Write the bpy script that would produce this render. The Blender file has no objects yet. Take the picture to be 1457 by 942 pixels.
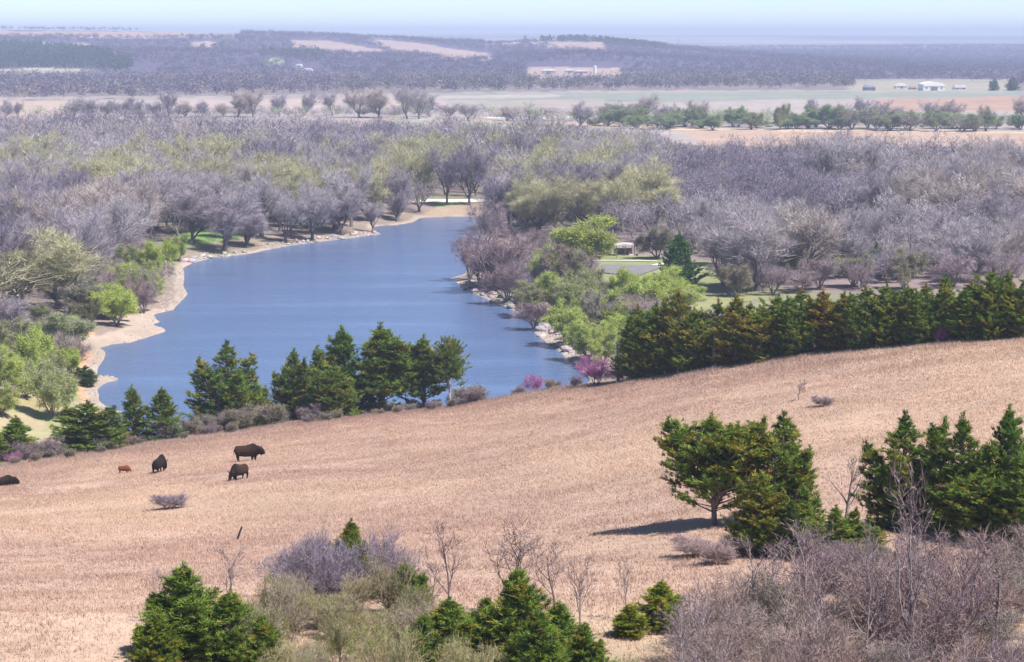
import bpy, math, random
import numpy as np

# ------------------------------------------------------------------ basics
C = bpy.context.scene.collection
SC = bpy.context.scene
RNG = np.random.default_rng(11)
PI = math.pi
F, CX, CY, CAMZ = 3000.0, 728.5, 471.0, 55.0
PITCH = math.atan((471 - 50) / F)
cp, sp = math.cos(PITCH), math.sin(PITCH)


def ray(u, v):
    a, b = (u - CX) / F, (CY - v) / F
    return a, cp + b * sp, -sp + b * cp


def at(u, v, z=0.0):
    dx, dy, dz = ray(u, v)
    t = (z - CAMZ) / dz
    return dx * t, dy * t


def at_y(u, v, y):
    dx, dy, dz = ray(u, v)
    t = y / dy
    return dx * t, y, CAMZ + dz * t


def project(x, y, z):
    q = z - CAMZ
    dep = y * cp - q * sp
    return CX + F * x / dep, CY - F * (y * sp + q * cp) / dep, dep


# ------------------------------------------------------------------ noise
def vnoise(x, y, scale, seed=0):
    x = np.asarray(x, float) / scale + 1000.3 + seed * 17.7
    y = np.asarray(y, float) / scale + 1000.7 + seed * 9.1
    xi, yi = np.floor(x).astype(np.int64), np.floor(y).astype(np.int64)
    fx, fy = x - xi, y - yi
    fx, fy = fx * fx * (3 - 2 * fx), fy * fy * (3 - 2 * fy)

    def h(a, b):
        n = (a * 374761393 + b * 668265263 + seed * 974711) & 0x7FFFFFFF
        n = ((n ^ (n >> 13)) * 1274126177) & 0x7FFFFFFF
        return ((n ^ (n >> 16)) & 0xFFFF) / 65535.0
    return ((h(xi, yi) * (1 - fx) + h(xi + 1, yi) * fx) * (1 - fy)
            + (h(xi, yi + 1) * (1 - fx) + h(xi + 1, yi + 1) * fx) * fy)


def fbm(x, y, scale, seed=0, oct=3):
    s, a, t = 0, 1.0, 0
    for i in range(oct):
        s = s + a * vnoise(x, y, scale / 2 ** i, seed + i * 5)
        t += a
        a *= .5
    return s / t


def inpoly(px, py, poly):
    px, py = np.asarray(px), np.asarray(py)
    ins = np.zeros(px.shape, bool)
    n = len(poly)
    for i in range(n):
        x1, y1 = poly[i]
        x2, y2 = poly[(i + 1) % n]
        if y1 == y2:
            continue
        c = ((y1 > py) != (y2 > py)) & (px < (x2 - x1) * (py - y1) / (y2 - y1) + x1)
        ins ^= c
    return ins


# ------------------------------------------------------------------ terrain
LAKE_PX = [(120, 620), (150, 600), (168, 592), (175, 585), (158, 582), (142, 571), (140, 553), (150, 545), (173, 540), (160, 536),
           (138, 535), (140, 523), (149, 510), (151, 502), (143, 495), (160, 490), (184, 488), (214, 479), (238, 471), (232, 466), (215, 462),
           (229, 458), (221, 453), (220, 447), (247, 441), (255, 432), (268, 418), (261, 406), (263, 395), (261, 381),
           (275, 374), (302, 367), (329, 364.5), (357, 361), (384, 355), (423, 348), (465, 343), (506, 338), (543, 333),
           (531, 326), (533, 322), (563, 320.6), (588, 316.5), (599, 309.6), (637, 309), (684, 308), (705, 311),
           (700, 330), (684, 352), (668, 378), (660, 390), (640, 396), (650, 402), (657, 410), (688, 424), (729, 442), (766, 457),
           (759, 473), (776, 486), (797, 502), (817, 519), (840, 540), (800, 590), (640, 640), (400, 660), (200, 655)]
LAKE = [at(u, v, 0.0) for u, v in LAKE_PX]


def lake_sd(x, y):
    """signed distance to the shore line, positive on land"""
    x, y = np.asarray(x, float), np.asarray(y, float)
    d = np.full(x.shape, 1e9)
    n = len(LAKE)
    for i in range(n):
        x1, y1 = LAKE[i]
        x2, y2 = LAKE[(i + 1) % n]
        ex, ey = x2 - x1, y2 - y1
        t = np.clip(((x - x1) * ex + (y - y1) * ey) / (ex * ex + ey * ey), 0, 1)
        d = np.minimum(d, np.hypot(x - x1 - t * ex, y - y1 - t * ey))
    return np.where(inpoly(x, y, LAKE), -d, d)


RU = [-500, -150, 0, 130, 300, 500, 650, 800, 1000, 1200, 1457, 1700, 2000]
RV = [680, 668, 660, 645, 620, 597, 580, 556, 526, 502, 481, 470, 462]
RD = [200, 208, 215, 224, 236, 243, 244, 236, 218, 208, 200, 196, 194]
_rp = [at_y(u, v, d) for u, v, d in zip(RU, RV, RD)]
RA = np.array([p[0] / p[1] for p in _rp])
RDROP = np.array([CAMZ - p[2] for p in _rp])
RDY = np.array(RD, float)
DROP80 = CAMZ - at_y(728, 948, 80)[2]


def H(x, y):
    x, y = np.asarray(x, float), np.asarray(y, float)
    a = np.clip(x / np.maximum(y, 60), -.6, .6)
    D = np.interp(a, RA, RDY)
    R = np.interp(a, RA, RDROP)
    sl = (R - DROP80) / (D - 80)
    # camera knoll -> 80 m -> ridge -> slope to the flood plain
    near = 1.7 + (DROP80 - 1.7) * np.clip(y, -80, 80) / 80
    near = np.where(y < 0, 1.7 + .1 * np.abs(y), near)
    lin = DROP80 + sl * (y - 80)
    k = 3.0
    near2 = DROP80 + (DROP80 - 1.7) / 80 * (y - 80)
    soft = lambda p, q: q - k * np.log1p(np.exp(np.clip((q - p) / k, -60, 60)))   # smooth min
    dr = np.where(y < 0, near, soft(np.where(y < 400, near2, 1e3), lin))
    t = np.maximum(y - D, 0)
    dr = dr + np.minimum(.5 * .02 * t * t, .5 * .02 * 18 ** 2 + .36 * np.maximum(t - 18, 0))
    hill = CAMZ - dr
    hill = hill + (fbm(x, y, 26, 3) - .5) * 1.2 * np.clip(y / 100, 0, 1) + (fbm(x, y, 5, 4, 2) - .5) * .25
    # flood plain with the lake basin
    far = y > 1100
    sd = np.full(x.shape, 60.0)
    m = ~far
    if m.any():
        sd[m] = lake_sd(x[m], y[m])
    jit = (fbm(x, y, 9, 8, 2) - .5) * 3.0
    s2 = sd + jit * np.clip(sd / 3, 0, 1)
    land = np.where(s2 < 0, np.maximum(s2 * .25, -1.6), np.where(s2 < 6, s2 * .13, .78 + np.clip((s2 - 6) / 14, 0, 1) * 1.6))
    plain = land + np.where(sd > 20, (fbm(x, y, 90, 2) - .5) * 1.2, 0)
    # grassy bank climbing west of the near shore
    bank = np.clip((-x - 57) / 40, 0, 1) * np.clip((400 - y) / 90, 0, 1) * np.clip(sd / 20, 0, 1)
    plain = plain + 6.5 * bank * bank * (3 - 2 * bank)
    kk = 1.0
    dlt = np.clip((hill - plain) / kk, -30, 30)
    z = np.where(y < 900, plain + np.log1p(np.exp(dlt)) * kk, plain)
    z = np.where(sd < 1.5, plain + np.maximum(hill - plain, 0), z)
    # far bluffs
    af = np.clip(np.where(y > 200, x / np.maximum(y, 200), 0), -.6, .6)
    cu = np.array([-900, -300, 0, 150, 300, 430, 500, 560, 620, 700, 740, 830, 900, 960, 1030, 1100, 1200, 1320, 1457, 2200])
    cv = np.array([42, 40, 43, 44, 47, 50, 53, 56, 60, 62, 59, 57, 64, 71, 78, 84, 92, 102, 112, 116])
    cd = np.array([4700, 4600, 4500, 4500, 4400, 4400, 4300, 4300, 4100, 4100, 4000, 3900, 3800, 3700, 3600, 3400, 3200, 3000, 2800, 2700])
    ca, ch = [], []
    for u, v, d in zip(cu, cv, cd):
        p = at_y(u, v, d)
        ca.append(p[0] / d)
        ch.append(p[2])
    Zc = np.interp(af, ca, ch)
    Yc = np.interp(af, ca, cd)
    Yb = 2420.0
    tt = np.clip((y - Yb) / (Yc - Yb), 0, 1)
    prof = tt * tt * (3 - 2 * tt) * .55 + tt * .45
    bump = (fbm(x, y, 700, 21, 3) - .5) * 38 * np.sin(PI * tt)
    hl = (Zc - 2) * prof + bump * np.clip(Zc / 50, 0, 1)
    back = np.clip((y - Yc) / 2500, 0, 1)
    hl = hl * (1 - back)
    z = z + np.where(y > Yb, np.maximum(hl, 0), 0)
    ff = np.clip((y - 6000) / 5500, 0, 1)
    z = z + ff * (26 + 40 * fbm(x, y, 4200, 31, 3))
    rg_ = np.clip((y - 4300) / 900, 0, 1) * np.clip((8200 - y) / 1500, 0, 1) * np.clip((af - .0) / .06, 0, 1)
    z = z + rg_ * 34 * np.clip(fbm(x * .5, y, 1100, 37, 2) - .3, 0, 1)
    return z


def h1(x, y):
    return float(H(np.array([x]), np.array([y]))[0])


_T = np.geomspace(45, 9000, 5200)


def hit(u, v):
    dx, dy, dz = ray(u, v)
    X, Y, Z = dx * _T, dy * _T, CAMZ + dz * _T
    below = np.nonzero(Z < H(X, Y))[0]
    i = below[0] if len(below) else len(_T) - 1
    return X[i], Y[i], float(H(X[i:i + 1], Y[i:i + 1])[0])


# ------------------------------------------------------------------ mesh helpers
def mesh(name, V, Fc, tint=None, smooth=False):
    """V (n,3), Fc (m,k) all faces with k corners, tint per vertex rgb"""
    V = np.asarray(V, np.float32)
    Fc = np.asarray(Fc, np.int32)
    me = bpy.data.meshes.new(name)
    me.vertices.add(len(V))
    me.vertices.foreach_set('co', V.ravel())
    n, k = Fc.shape
    me.loops.add(n * k)
    me.loops.foreach_set('vertex_index', Fc.ravel())
    me.polygons.add(n)
    me.polygons.foreach_set('loop_start', np.arange(0, n * k, k, dtype=np.int32))
    if smooth:
        me.polygons.foreach_set('use_smooth', np.ones(n, bool))
    at_ = me.attributes.new('tint', 'FLOAT_COLOR', 'POINT')
    col = np.ones((len(V), 4), np.float32)
    if tint is not None:
        col[:, :3] = tint
    at_.data.foreach_set('color', col.ravel())
    me.update(calc_edges=True)
    return me


def put(name, me, m=None, parent=None, color=None):
    o = bpy.data.objects.new(name, me)
    C.objects.link(o)
    if m is not None and not me.materials:
        me.materials.append(m)
    if parent is not None:
        o.parent = parent
    if color is not None:
        o.color = (*color, 1)
    return o


def empty(name, loc, rz=0.0, sc=(1, 1, 1)):
    o = bpy.data.objects.new(name, None)
    C.objects.link(o)
    o.location = loc
    o.rotation_euler = (0, 0, rz)
    o.scale = sc
    o.empty_display_size = .5
    return o


def tag(o, label=None, cat=None, group=None, kind=None):
    if label:
        o['label'] = label
    if cat:
        o['category'] = cat
    if group:
        o['group'] = group
    if kind:
        o['kind'] = kind
    return o


def tubes(P0, P1, R0, R1, sides=4):
    P0, P1 = np.asarray(P0, float), np.asarray(P1, float)
    R0, R1 = np.asarray(R0, float), np.asarray(R1, float)
    d = P1 - P0
    d /= np.maximum(np.linalg.norm(d, axis=1, keepdims=True), 1e-9)
    ref = np.where(np.abs(d[:, 2:3]) < .8, np.array([[0, 0, 1.]]), np.array([[1., 0, 0]]))
    u = np.cross(d, ref)
    u /= np.maximum(np.linalg.norm(u, axis=1, keepdims=True), 1e-9)
    w = np.cross(d, u)
    n = len(P0)
    V = np.zeros((n, 2 * sides, 3))
    for i in range(sides):
        c, s = math.cos(2 * PI * i / sides), math.sin(2 * PI * i / sides)
        off = u * c + w * s
        V[:, i] = P0 - d * R0[:, None] * .3 + off * R0[:, None]
        V[:, sides + i] = P1 + off * R1[:, None]
    base = (np.arange(n) * 2 * sides)[:, None]
    fs = []
    for i in range(sides):
        j = (i + 1) % sides
        fs.append(np.concatenate([base + i, base + j, base + sides + j, base + sides + i], 1))
    return V.reshape(-1, 3), np.concatenate(fs, 0)


def blades(P, D, L, W, rng):
    """thin triangles from P along unit D, length L, base width W -> V, F"""
    n = len(P)
    r = rng.normal(size=(n, 3))
    s = np.cross(D, r)
    s /= np.maximum(np.linalg.norm(s, axis=1, keepdims=True), 1e-9)
    V = np.stack([P - s * (W / 2)[:, None], P + s * (W / 2)[:, None], P + D * L[:, None]], 1)
    return V.reshape(-1, 3), np.arange(3 * n).reshape(-1, 3)


def unit(a):
    return a / np.maximum(np.linalg.norm(a, axis=-1, keepdims=True), 1e-9)


class Parts:
    """collects closed boxes, prisms and tubes into one mesh"""

    def __init__(s):
        s.V, s.F = [], []

    def poly(s, vs, fs):
        b = len(s.V)
        s.V += [tuple(v) for v in vs]
        s.F += [tuple(b + i for i in f) for f in fs]
        return s

    def box(s, x0, x1, y0, y1, z0, z1):
        return s.poly([(x0, y0, z0), (x1, y0, z0), (x1, y1, z0), (x0, y1, z0), (x0, y0, z1), (x1, y0, z1), (x1, y1, z1), (x0, y1, z1)],
                      [(0, 3, 2, 1), (4, 5, 6, 7), (0, 1, 5, 4), (1, 2, 6, 5), (2, 3, 7, 6), (3, 0, 4, 7)])

    def prism(s, prof, y0, y1):
        """profile in x,z extruded along y"""
        n = len(prof)
        vs = [(x, y0, z) for x, z in prof] + [(x, y1, z) for x, z in prof]
        fs = [tuple(range(n)), tuple(range(2 * n - 1, n - 1, -1))] + [(i, i + n, (i + 1) % n + n, (i + 1) % n) for i in range(n)]
        return s.poly(vs, fs)

    def lathe(s, prof, n=16, cx=0, cy=0):
        vs, fs = [], []
        for r, z in prof:
            for i in range(n):
                vs.append((cx + r * math.cos(2 * PI * i / n), cy + r * math.sin(2 * PI * i / n), z))
        for k in range(len(prof) - 1):
            for i in range(n):
                j = (i + 1) % n
                fs.append((k * n + i, k * n + j, (k + 1) * n + j, (k + 1) * n + i))
        fs.append(tuple(range(n - 1, -1, -1)))
        fs.append(tuple((len(prof) - 1) * n + i for i in range(n)))
        return s.poly(vs, fs)

    def bar(s, a, b, r, r2=None, n=6):
        V, Fq = tubes([a], [b], [r], [r if r2 is None else r2], n)
        return s.poly([tuple(v) for v in V], [tuple(int(i) for i in f) for f in Fq] + [tuple(range(n)), tuple(range(2 * n - 1, n - 1, -1))])

    def build(s, name, m, parent=None, color=(1, 1, 1)):
        me = bpy.data.meshes.new(name)
        me.from_pydata(s.V, [], s.F)
        a = me.attributes.new('tint', 'FLOAT_COLOR', 'POINT')
        a.data.foreach_set('color', np.ones(len(s.V) * 4, np.float32))
        me.update()
        return put(name, me, m, parent, color)


# ------------------------------------------------------------------ materials
def new_mat(name):
    m = bpy.data.materials.new(name)
    m.use_nodes = True
    nt = m.node_tree
    nt.nodes.clear()
    return m, nt, nt.nodes.new, nt.links.new


def tint_mat(name, rough=.85, transl=0.0, var=.25, vscale=3.0, spec=.2, bump=0.0):
    """base colour = vertex tint x object colour x noise"""
    m, nt, N, L = new_mat(name)
    out = N('ShaderNodeOutputMaterial')
    b = N('ShaderNodeBsdfPrincipled')
    b.inputs['Roughness'].default_value = rough
    b.inputs['Specular IOR Level'].default_value = spec
    at_ = N('ShaderNodeAttribute')
    at_.attribute_name = 'tint'
    oi = N('ShaderNodeObjectInfo')
    mx = N('ShaderNodeMix'); mx.data_type = 'RGBA'; mx.blend_type = 'MULTIPLY'
    mx.inputs[0].default_value = 1
    L(at_.outputs['Color'], mx.inputs[6]); L(oi.outputs['Color'], mx.inputs[7])
    tc = N('ShaderNodeTexCoord')
    nz = N('ShaderNodeTexNoise')
    nz.inputs['Scale'].default_value = vscale
    nz.inputs['Detail'].default_value = 4
    L(tc.outputs['Object'], nz.inputs['Vector'])
    mr = N('ShaderNodeMapRange')
    mr.inputs['From Min'].default_value = .3; mr.inputs['From Max'].default_value = .7
    mr.inputs['To Min'].default_value = 1 - var; mr.inputs['To Max'].default_value = 1 + var
    L(nz.outputs['Fac'], mr.inputs['Value'])
    m2 = N('ShaderNodeMix'); m2.data_type = 'RGBA'; m2.blend_type = 'MULTIPLY'
    m2.inputs[0].default_value = 1
    L(mx.outputs[2], m2.inputs[6]); L(mr.outputs[0], m2.inputs[7])
    L(m2.outputs[2], b.inputs['Base Color'])
    if bump:
        bp = N('ShaderNodeBump'); bp.inputs['Strength'].default_value = bump
        L(nz.outputs['Fac'], bp.inputs['Height']); L(bp.outputs[0], b.inputs['Normal'])
    if transl:
        t = N('ShaderNodeBsdfTranslucent')
        L(m2.outputs[2], t.inputs['Color'])
        ms = N('ShaderNodeMixShader'); ms.inputs[0].default_value = transl
        L(b.outputs[0], ms.inputs[1]); L(t.outputs[0], ms.inputs[2]); L(ms.outputs[0], out.inputs[0])
    else:
        L(b.outputs[0], out.inputs[0])
    return m


def soft_normals(m, k=.5):
    """blades shade like the turf they stand in"""
    nt = m.node_tree
    N, L = nt.nodes.new, nt.links.new
    ge = N('ShaderNodeNewGeometry')
    a = N('ShaderNodeVectorMath'); a.operation = 'SCALE'; a.inputs['Scale'].default_value = 1 - k
    L(ge.outputs['Normal'], a.inputs[0])
    b = N('ShaderNodeVectorMath'); b.operation = 'ADD'; b.inputs[1].default_value = (0, 0, k)
    L(a.outputs[0], b.inputs[0])
    c = N('ShaderNodeVectorMath'); c.operation = 'NORMALIZE'
    L(b.outputs[0], c.inputs[0])
    for n in nt.nodes:
        if n.type in ('BSDF_PRINCIPLED', 'BSDF_TRANSLUCENT'):
            L(c.outputs[0], n.inputs['Normal'])


def ground_mat():
    m, nt, N, L = new_mat('ground_cover')
    out = N('ShaderNodeOutputMaterial')
    b = N('ShaderNodeBsdfPrincipled')
    b.inputs['Roughness'].default_value = .95
    b.inputs['Specular IOR Level'].default_value = .1
    at_ = N('ShaderNodeAttribute'); at_.attribute_name = 'tint'
    tc = N('ShaderNodeTexCoord')
    cur = at_.outputs['Color']
    hs = None
    for sc_, amt in ((.9, .09), (.12, .13), (.02, .13)):
        nz = N('ShaderNodeTexNoise'); nz.inputs['Scale'].default_value = sc_; nz.inputs['Detail'].default_value = 6; nz.inputs['Roughness'].default_value = .6
        L(tc.outputs['Object'], nz.inputs['Vector'])
        mr = N('ShaderNodeMapRange')
        mr.inputs['From Min'].default_value = .3; mr.inputs['From Max'].default_value = .7
        mr.inputs['To Min'].default_value = 1 - amt; mr.inputs['To Max'].default_value = 1 + amt
        L(nz.outputs['Fac'], mr.inputs['Value'])
        mx = N('ShaderNodeMix'); mx.data_type = 'RGBA'; mx.blend_type = 'MULTIPLY'; mx.inputs[0].default_value = 1
        L(cur, mx.inputs[6]); L(mr.outputs[0], mx.inputs[7])
        cur = mx.outputs[2]
        hs = hs or nz
    L(cur, b.inputs['Base Color'])
    bp = N('ShaderNodeBump'); bp.inputs['Strength'].default_value = .25; bp.inputs['Distance'].default_value = .2
    L(hs.outputs['Fac'], bp.inputs['Height']); L(bp.outputs[0], b.inputs['Normal'])
    L(b.outputs[0], out.inputs[0])
    return m


def water_mat():
    m, nt, N, L = new_mat('lake_water')
    out = N('ShaderNodeOutputMaterial')
    b = N('ShaderNodeBsdfPrincipled')
    b.inputs['Base Color'].default_value = (.092, .142, .268, 1)  # blue of the reflected sky put into the base colour
    b.inputs['Roughness'].default_value = .18
    b.inputs['IOR'].default_value = 1.5
    tc = N('ShaderNodeTexCoord')
    mp = N('ShaderNodeMapping'); mp.inputs['Scale'].default_value = (.35, .9, 1); mp.inputs['Rotation'].default_value = (0, 0, .25)
    L(tc.outputs['Object'], mp.inputs['Vector'])
    n1 = N('ShaderNodeTexNoise'); n1.inputs['Scale'].default_value = 1.0; n1.inputs['Detail'].default_value = 5; n1.inputs['Roughness'].default_value = .6
    L(mp.outputs[0], n1.inputs['Vector'])
    mp2 = N('ShaderNodeMapping'); mp2.inputs['Scale'].default_value = (.016, .09, 1); mp2.inputs['Rotation'].default_value = (0, 0, .12)
    L(tc.outputs['Object'], mp2.inputs['Vector'])
    n2 = N('ShaderNodeTexNoise'); n2.inputs['Scale'].default_value = 1.0; n2.inputs['Detail'].default_value = 5
    L(mp2.outputs[0], n2.inputs['Vector'])
    mr = N('ShaderNodeMapRange')
    mr.inputs['From Min'].default_value = .35; mr.inputs['From Max'].default_value = .65
    mr.inputs['To Min'].default_value = .12; mr.inputs['To Max'].default_value = .85
    L(n2.outputs['Fac'], mr.inputs['Value'])
    bp = N('ShaderNodeBump'); bp.inputs['Distance'].default_value = .55
    L(mr.outputs[0], bp.inputs['Strength']); L(n1.outputs['Fac'], bp.inputs['Height'])
    L(bp.outputs[0], b.inputs['Normal'])
    L(b.outputs[0], out.inputs[0])
    return m


M_GROUND = ground_mat()
M_WATER = water_mat()
M_BARK = tint_mat('bark', .9, 0, .25, 1.5, .1)
M_TWIG = tint_mat('bare_twigs', .9, 0, .15, .35, .1)
M_LEAF = tint_mat('leaves', .7, .45, .15, .4, .15)
M_CEDAR = tint_mat('cedar_foliage', .75, .2, .22, .8, .15)
M_GRASS = tint_mat('dry_grass', .9, .5, .1, .06, .1)
soft_normals(M_GRASS)
M_ROCK = tint_mat('rock', .9, 0, .3, 2.0, .2, .4)
M_PAINT = tint_mat('painted_metal', .5, 0, .06, .5, .4)
M_WOODEN = tint_mat('weathered_wood', .8, 0, .2, 6, .2)
M_FUR = tint_mat('shaggy_fur', .9, 0, .3, 9, .15, .5)
M_ROAD = tint_mat('road_surface', .9, 0, .12, .4, .2)
M_HORN = tint_mat('horn', .5, 0, .1, 8, .3)

# ------------------------------------------------------------------ ground sheet
TAN = (.435, .31, .24)
DIRT = (.25, .19, .16)


def build_ground():
    rows = [-70.0]
    y = -70.0
    while y < 13000:
        q = y + 150
        y += q * (.0042 if y < 1300 else (.009 if y < 5500 else .03)) if y > 30 else 4.0
        rows.append(y)
    rows = np.array(rows)
    cols = np.concatenate([np.linspace(-.62, -.27, 36)[:-1], np.linspace(-.27, .27, 400), np.linspace(.27, .62, 36)[1:]])
    A, Y = np.meshgrid(cols, rows)
    X = A * (Y + 130)
    x, yy = X.ravel(), Y.ravel()
    z = H(x, yy)
    nr, nc = len(rows), len(cols)
    i = (np.arange(nr - 1)[:, None] * nc + np.arange(nc - 1)[None]).ravel()
    Fq = np.stack([i, i + 1, i + nc + 1, i + nc], 1)
    u, v, dep = project(x, yy, z)
    jx = (fbm(x, yy, 14, 41) - .5)
    u = u + jx * 14
    v = v + (fbm(x, yy, 20, 43) - .5) * 3
    n1 = fbm(x, yy, 40, 51)
    n2 = fbm(x, yy, 12, 52)
    col = np.empty((len(x), 3))
    # woods floor on the flood plain
    col[:] = np.array([.215, .165, .16])
    g = np.clip((n1 - .5) * 5, 0, 1)[:, None]
    col = col * (1 - g * .6) + np.array([.19, .22, .10]) * g * .6
    sd = np.full(x.shape, 99.0)
    m = yy < 1100
    sd[m] = lake_sd(x[m], yy[m])

    def paint(mask, c, amt=1.0):
        col[mask] = col[mask] * (1 - amt) + np.array(c) * amt
    pp = lambda poly: inpoly(u, v, poly) & (yy > 255)
    # far country
    far = yy > 1250
    paint(far, (.21, .175, .17))
    paint(pp([(-400, 186), (540, 182), (560, 176), (870, 186), (975, 205), (1250, 207), (2000, 212), (2000, 127), (1457, 128), (900, 128), (600, 132), (350, 136), (-400, 140)]), (.33, .28, .26))
    paint(pp([(-400, 141), (92, 143), (96, 168), (-400, 170)]), (.39, .30, .24))
    paint(pp([(240, 143), (620, 138), (640, 152), (240, 160)]), (.38, .30, .27))
    paint(pp([(600, 134), (1300, 129), (1900, 129), (1900, 137), (1235, 140), (850, 146), (640, 143)]), (.22, .24, .20))
    paint(pp([(600, 136), (790, 134), (800, 138), (640, 141)]), (.36, .315, .29))
    paint(pp([(630, 145), (860, 141), (860, 152), (660, 156)]), (.31, .265, .235))
    paint(pp([(1235, 141), (1457, 137), (2000, 136), (2000, 156), (1457, 157), (1260, 157)]), (.35, .23, .17))
    paint(pp([(540, 169), (690, 172), (870, 177), (870, 182), (690, 181), (560, 180)]), (.28, .29, .23))
    paint(pp([(540, 168), (690, 171), (870, 176), (975, 183), (1457, 187), (2000, 190), (2000, 193), (1457, 189.5), (975, 185.5), (690, 173.5), (540, 170)]), (.52, .38, .25))
    paint(pp([(970, 185), (1457, 189), (2000, 193), (2000, 214), (1457, 210), (1000, 207)]), (.39, .275, .215))
    paint(pp([(560, 176), (690, 178), (690, 188), (600, 190)]), (.30, .33, .13))
    # bluffs: woods with open grass and a cedar stand
    bl = yy > 2400
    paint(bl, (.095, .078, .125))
    tanh = (.36, .262, .225)
    for poly in ([(-400, 40), (60, 44), (340, 46), (345, 53), (200, 55), (0, 52), (-400, 52)], [(265, 60), (300, 58), (325, 66), (275, 70)],
                 [(408, 57), (470, 58), (545, 72), (550, 80), (505, 80), (420, 68)], [(520, 55), (600, 62), (700, 78), (703, 87), (640, 86), (560, 72)],
                 [(676, 54), (745, 54), (745, 62), (690, 64)], [(745, 58), (860, 60), (860, 75), (800, 70)], [(60, 61), (130, 62), (130, 70), (60, 69)],
                 [(750, 95), (885, 97), (885, 117), (750, 115)]):
        paint(pp(poly) & bl, tanh)
    paint(pp([(-100, 99), (60, 97), (130, 99), (180, 107), (100, 108), (-100, 105)]) & bl, (.36, .34, .24))
    paint(pp([(375, 83), (402, 82), (402, 92), (378, 93)]) & bl, (.30, .36, .2))
    vf = yy > 6500
    paint(pp([(1205, 112), (1450, 113), (1450, 131), (1205, 131)]), (.30, .27, .21))
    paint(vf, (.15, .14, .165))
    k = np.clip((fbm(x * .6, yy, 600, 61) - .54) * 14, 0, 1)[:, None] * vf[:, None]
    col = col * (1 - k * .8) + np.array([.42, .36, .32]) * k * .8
    # lake banks
    pl = (yy < 1100) & (yy > 230)
    westb = pl & (u < 330) & (v > 300)
    paint(pl & (sd < 14) & (sd > 0), (.26, .205, .165), .7)
    paint(pp([(105, 468), (135, 470), (150, 500), (140, 560), (140, 600), (110, 600), (108, 520)]), (.52, .29, .17))
    paint(pp([(-300, 500), (60, 490), (105, 480), (112, 560), (135, 600), (160, 660), (-300, 700)]), (.25, .265, .125))
    lw = pp([(-300, 500), (60, 490), (105, 480), (112, 560), (135, 600), (160, 660), (-300, 700)]) & (fbm(x, yy, 7, 57) > .53)
    paint(lw, (.34, .28, .18), .6)
    paint(pp([(-300, 540), (20, 535), (70, 560), (90, 590), (40, 585), (-300, 575)]), (.34, .27, .14), .7)
    paint(pp([(-100, 575), (40, 590), (80, 610), (40, 612), (-100, 600)]), (.36, .28, .19), .8)
    paint(pp([(240, 330), (262, 322), (330, 325), (345, 338), (300, 344), (262, 352)]), (.15, .24, .07))
    paint(pp([(90, 385), (150, 380), (150, 400), (95, 402)]), (.15, .24, .09))
    paint(pp([(620, 285), (700, 283), (700, 296), (625, 297)]), (.22, .30, .12))
    paint(pp([(690, 285), (600, 300), (600, 308), (700, 307)]), (.31, .235, .175))
    paint(pp([(845, 358), (1010, 372), (1040, 420), (960, 425), (860, 400)]), (.21, .23, .105))
    paint(pp([(960, 410), (1060, 405), (1100, 420), (1000, 440), (950, 435)]), (.24, .24, .12))
    beach = pl & (sd > -3) & (sd < .7 + 2.4 * n2)
    paint(beach, (.35, .28, .23))
    paint(pl & (sd > -3) & (sd < 7) & inpoly(u, v, [(120, 440), (250, 440), (270, 480), (150, 505), (120, 500)]), (.37, .29, .235))
    paint(pl & (sd < -.6), (.12, .12, .10))
    # the prairie hill
    a = np.clip(x / np.maximum(yy, 60), -.6, .6)
    D = np.interp(a, RA, RDY)
    hill = yy < D + 22
    paint(hill, TAN)
    k = (np.clip((n1 - .45) * 4, 0, 1) * .5)[:, None] * hill[:, None]
    col = col * (1 - k) + np.array([.39, .265, .205]) * k
    k = np.clip((yy - D + 9) / 16, 0, 1)[:, None] * (yy < D + 60)[:, None]
    col = np.where(hill[:, None] | (yy < D + 60)[:, None], col * (1 - k) + np.array([.27, .22, .16]) * k, col)
    k = np.clip((88 + 10 * (n2 - .5) - yy) / 14, 0, 1)[:, None]
    col = col * (1 - k) + np.where((u > 330)[:, None], np.array([.30, .235, .16]), np.array([.41, .295, .225])) * k
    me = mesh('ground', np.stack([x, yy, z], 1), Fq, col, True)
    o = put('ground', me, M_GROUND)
    tag(o, kind='structure')
    o['label'] = 'open ground from the prairie hill across the wooded valley to the far bluffs'


build_ground()

# water sheet
xs = [p[0] for p in LAKE]
ys = [p[1] for p in LAKE]
wg = Parts()
wg.poly([(min(xs) - 3, min(ys) - 3, 0), (max(xs) + 3, min(ys) - 3, 0), (max(xs) + 3, max(ys) + 3, 0), (min(xs) - 3, max(ys) + 3, 0)], [(0, 1, 2, 3)])
lake = tag(wg.build('lake_water', M_WATER), 'long blue lake rippled by wind between wooded banks', kind='structure')


# ------------------------------------------------------------------ plant skeletons
def rot_child(d, ang, az):
    dx, dy, dz = d
    if abs(dz) < .9:
        ux, uy, uz = -dy, dx, 0.0
    else:
        ux, uy, uz = 0.0, -dz, dy
    n = math.sqrt(ux * ux + uy * uy + uz * uz) or 1
    ux, uy, uz = ux / n, uy / n, uz / n
    wx, wy, wz = dy * uz - dz * uy, dz * ux - dx * uz, dx * uy - dy * ux
    s, c = math.sin(ang), math.cos(ang)
    ca, sa = math.cos(az) * s, math.sin(az) * s
    return (dx * c + ux * ca + wx * sa, dy * c + uy * ca + wy * sa, dz * c + uz * ca + wz * sa)


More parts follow.
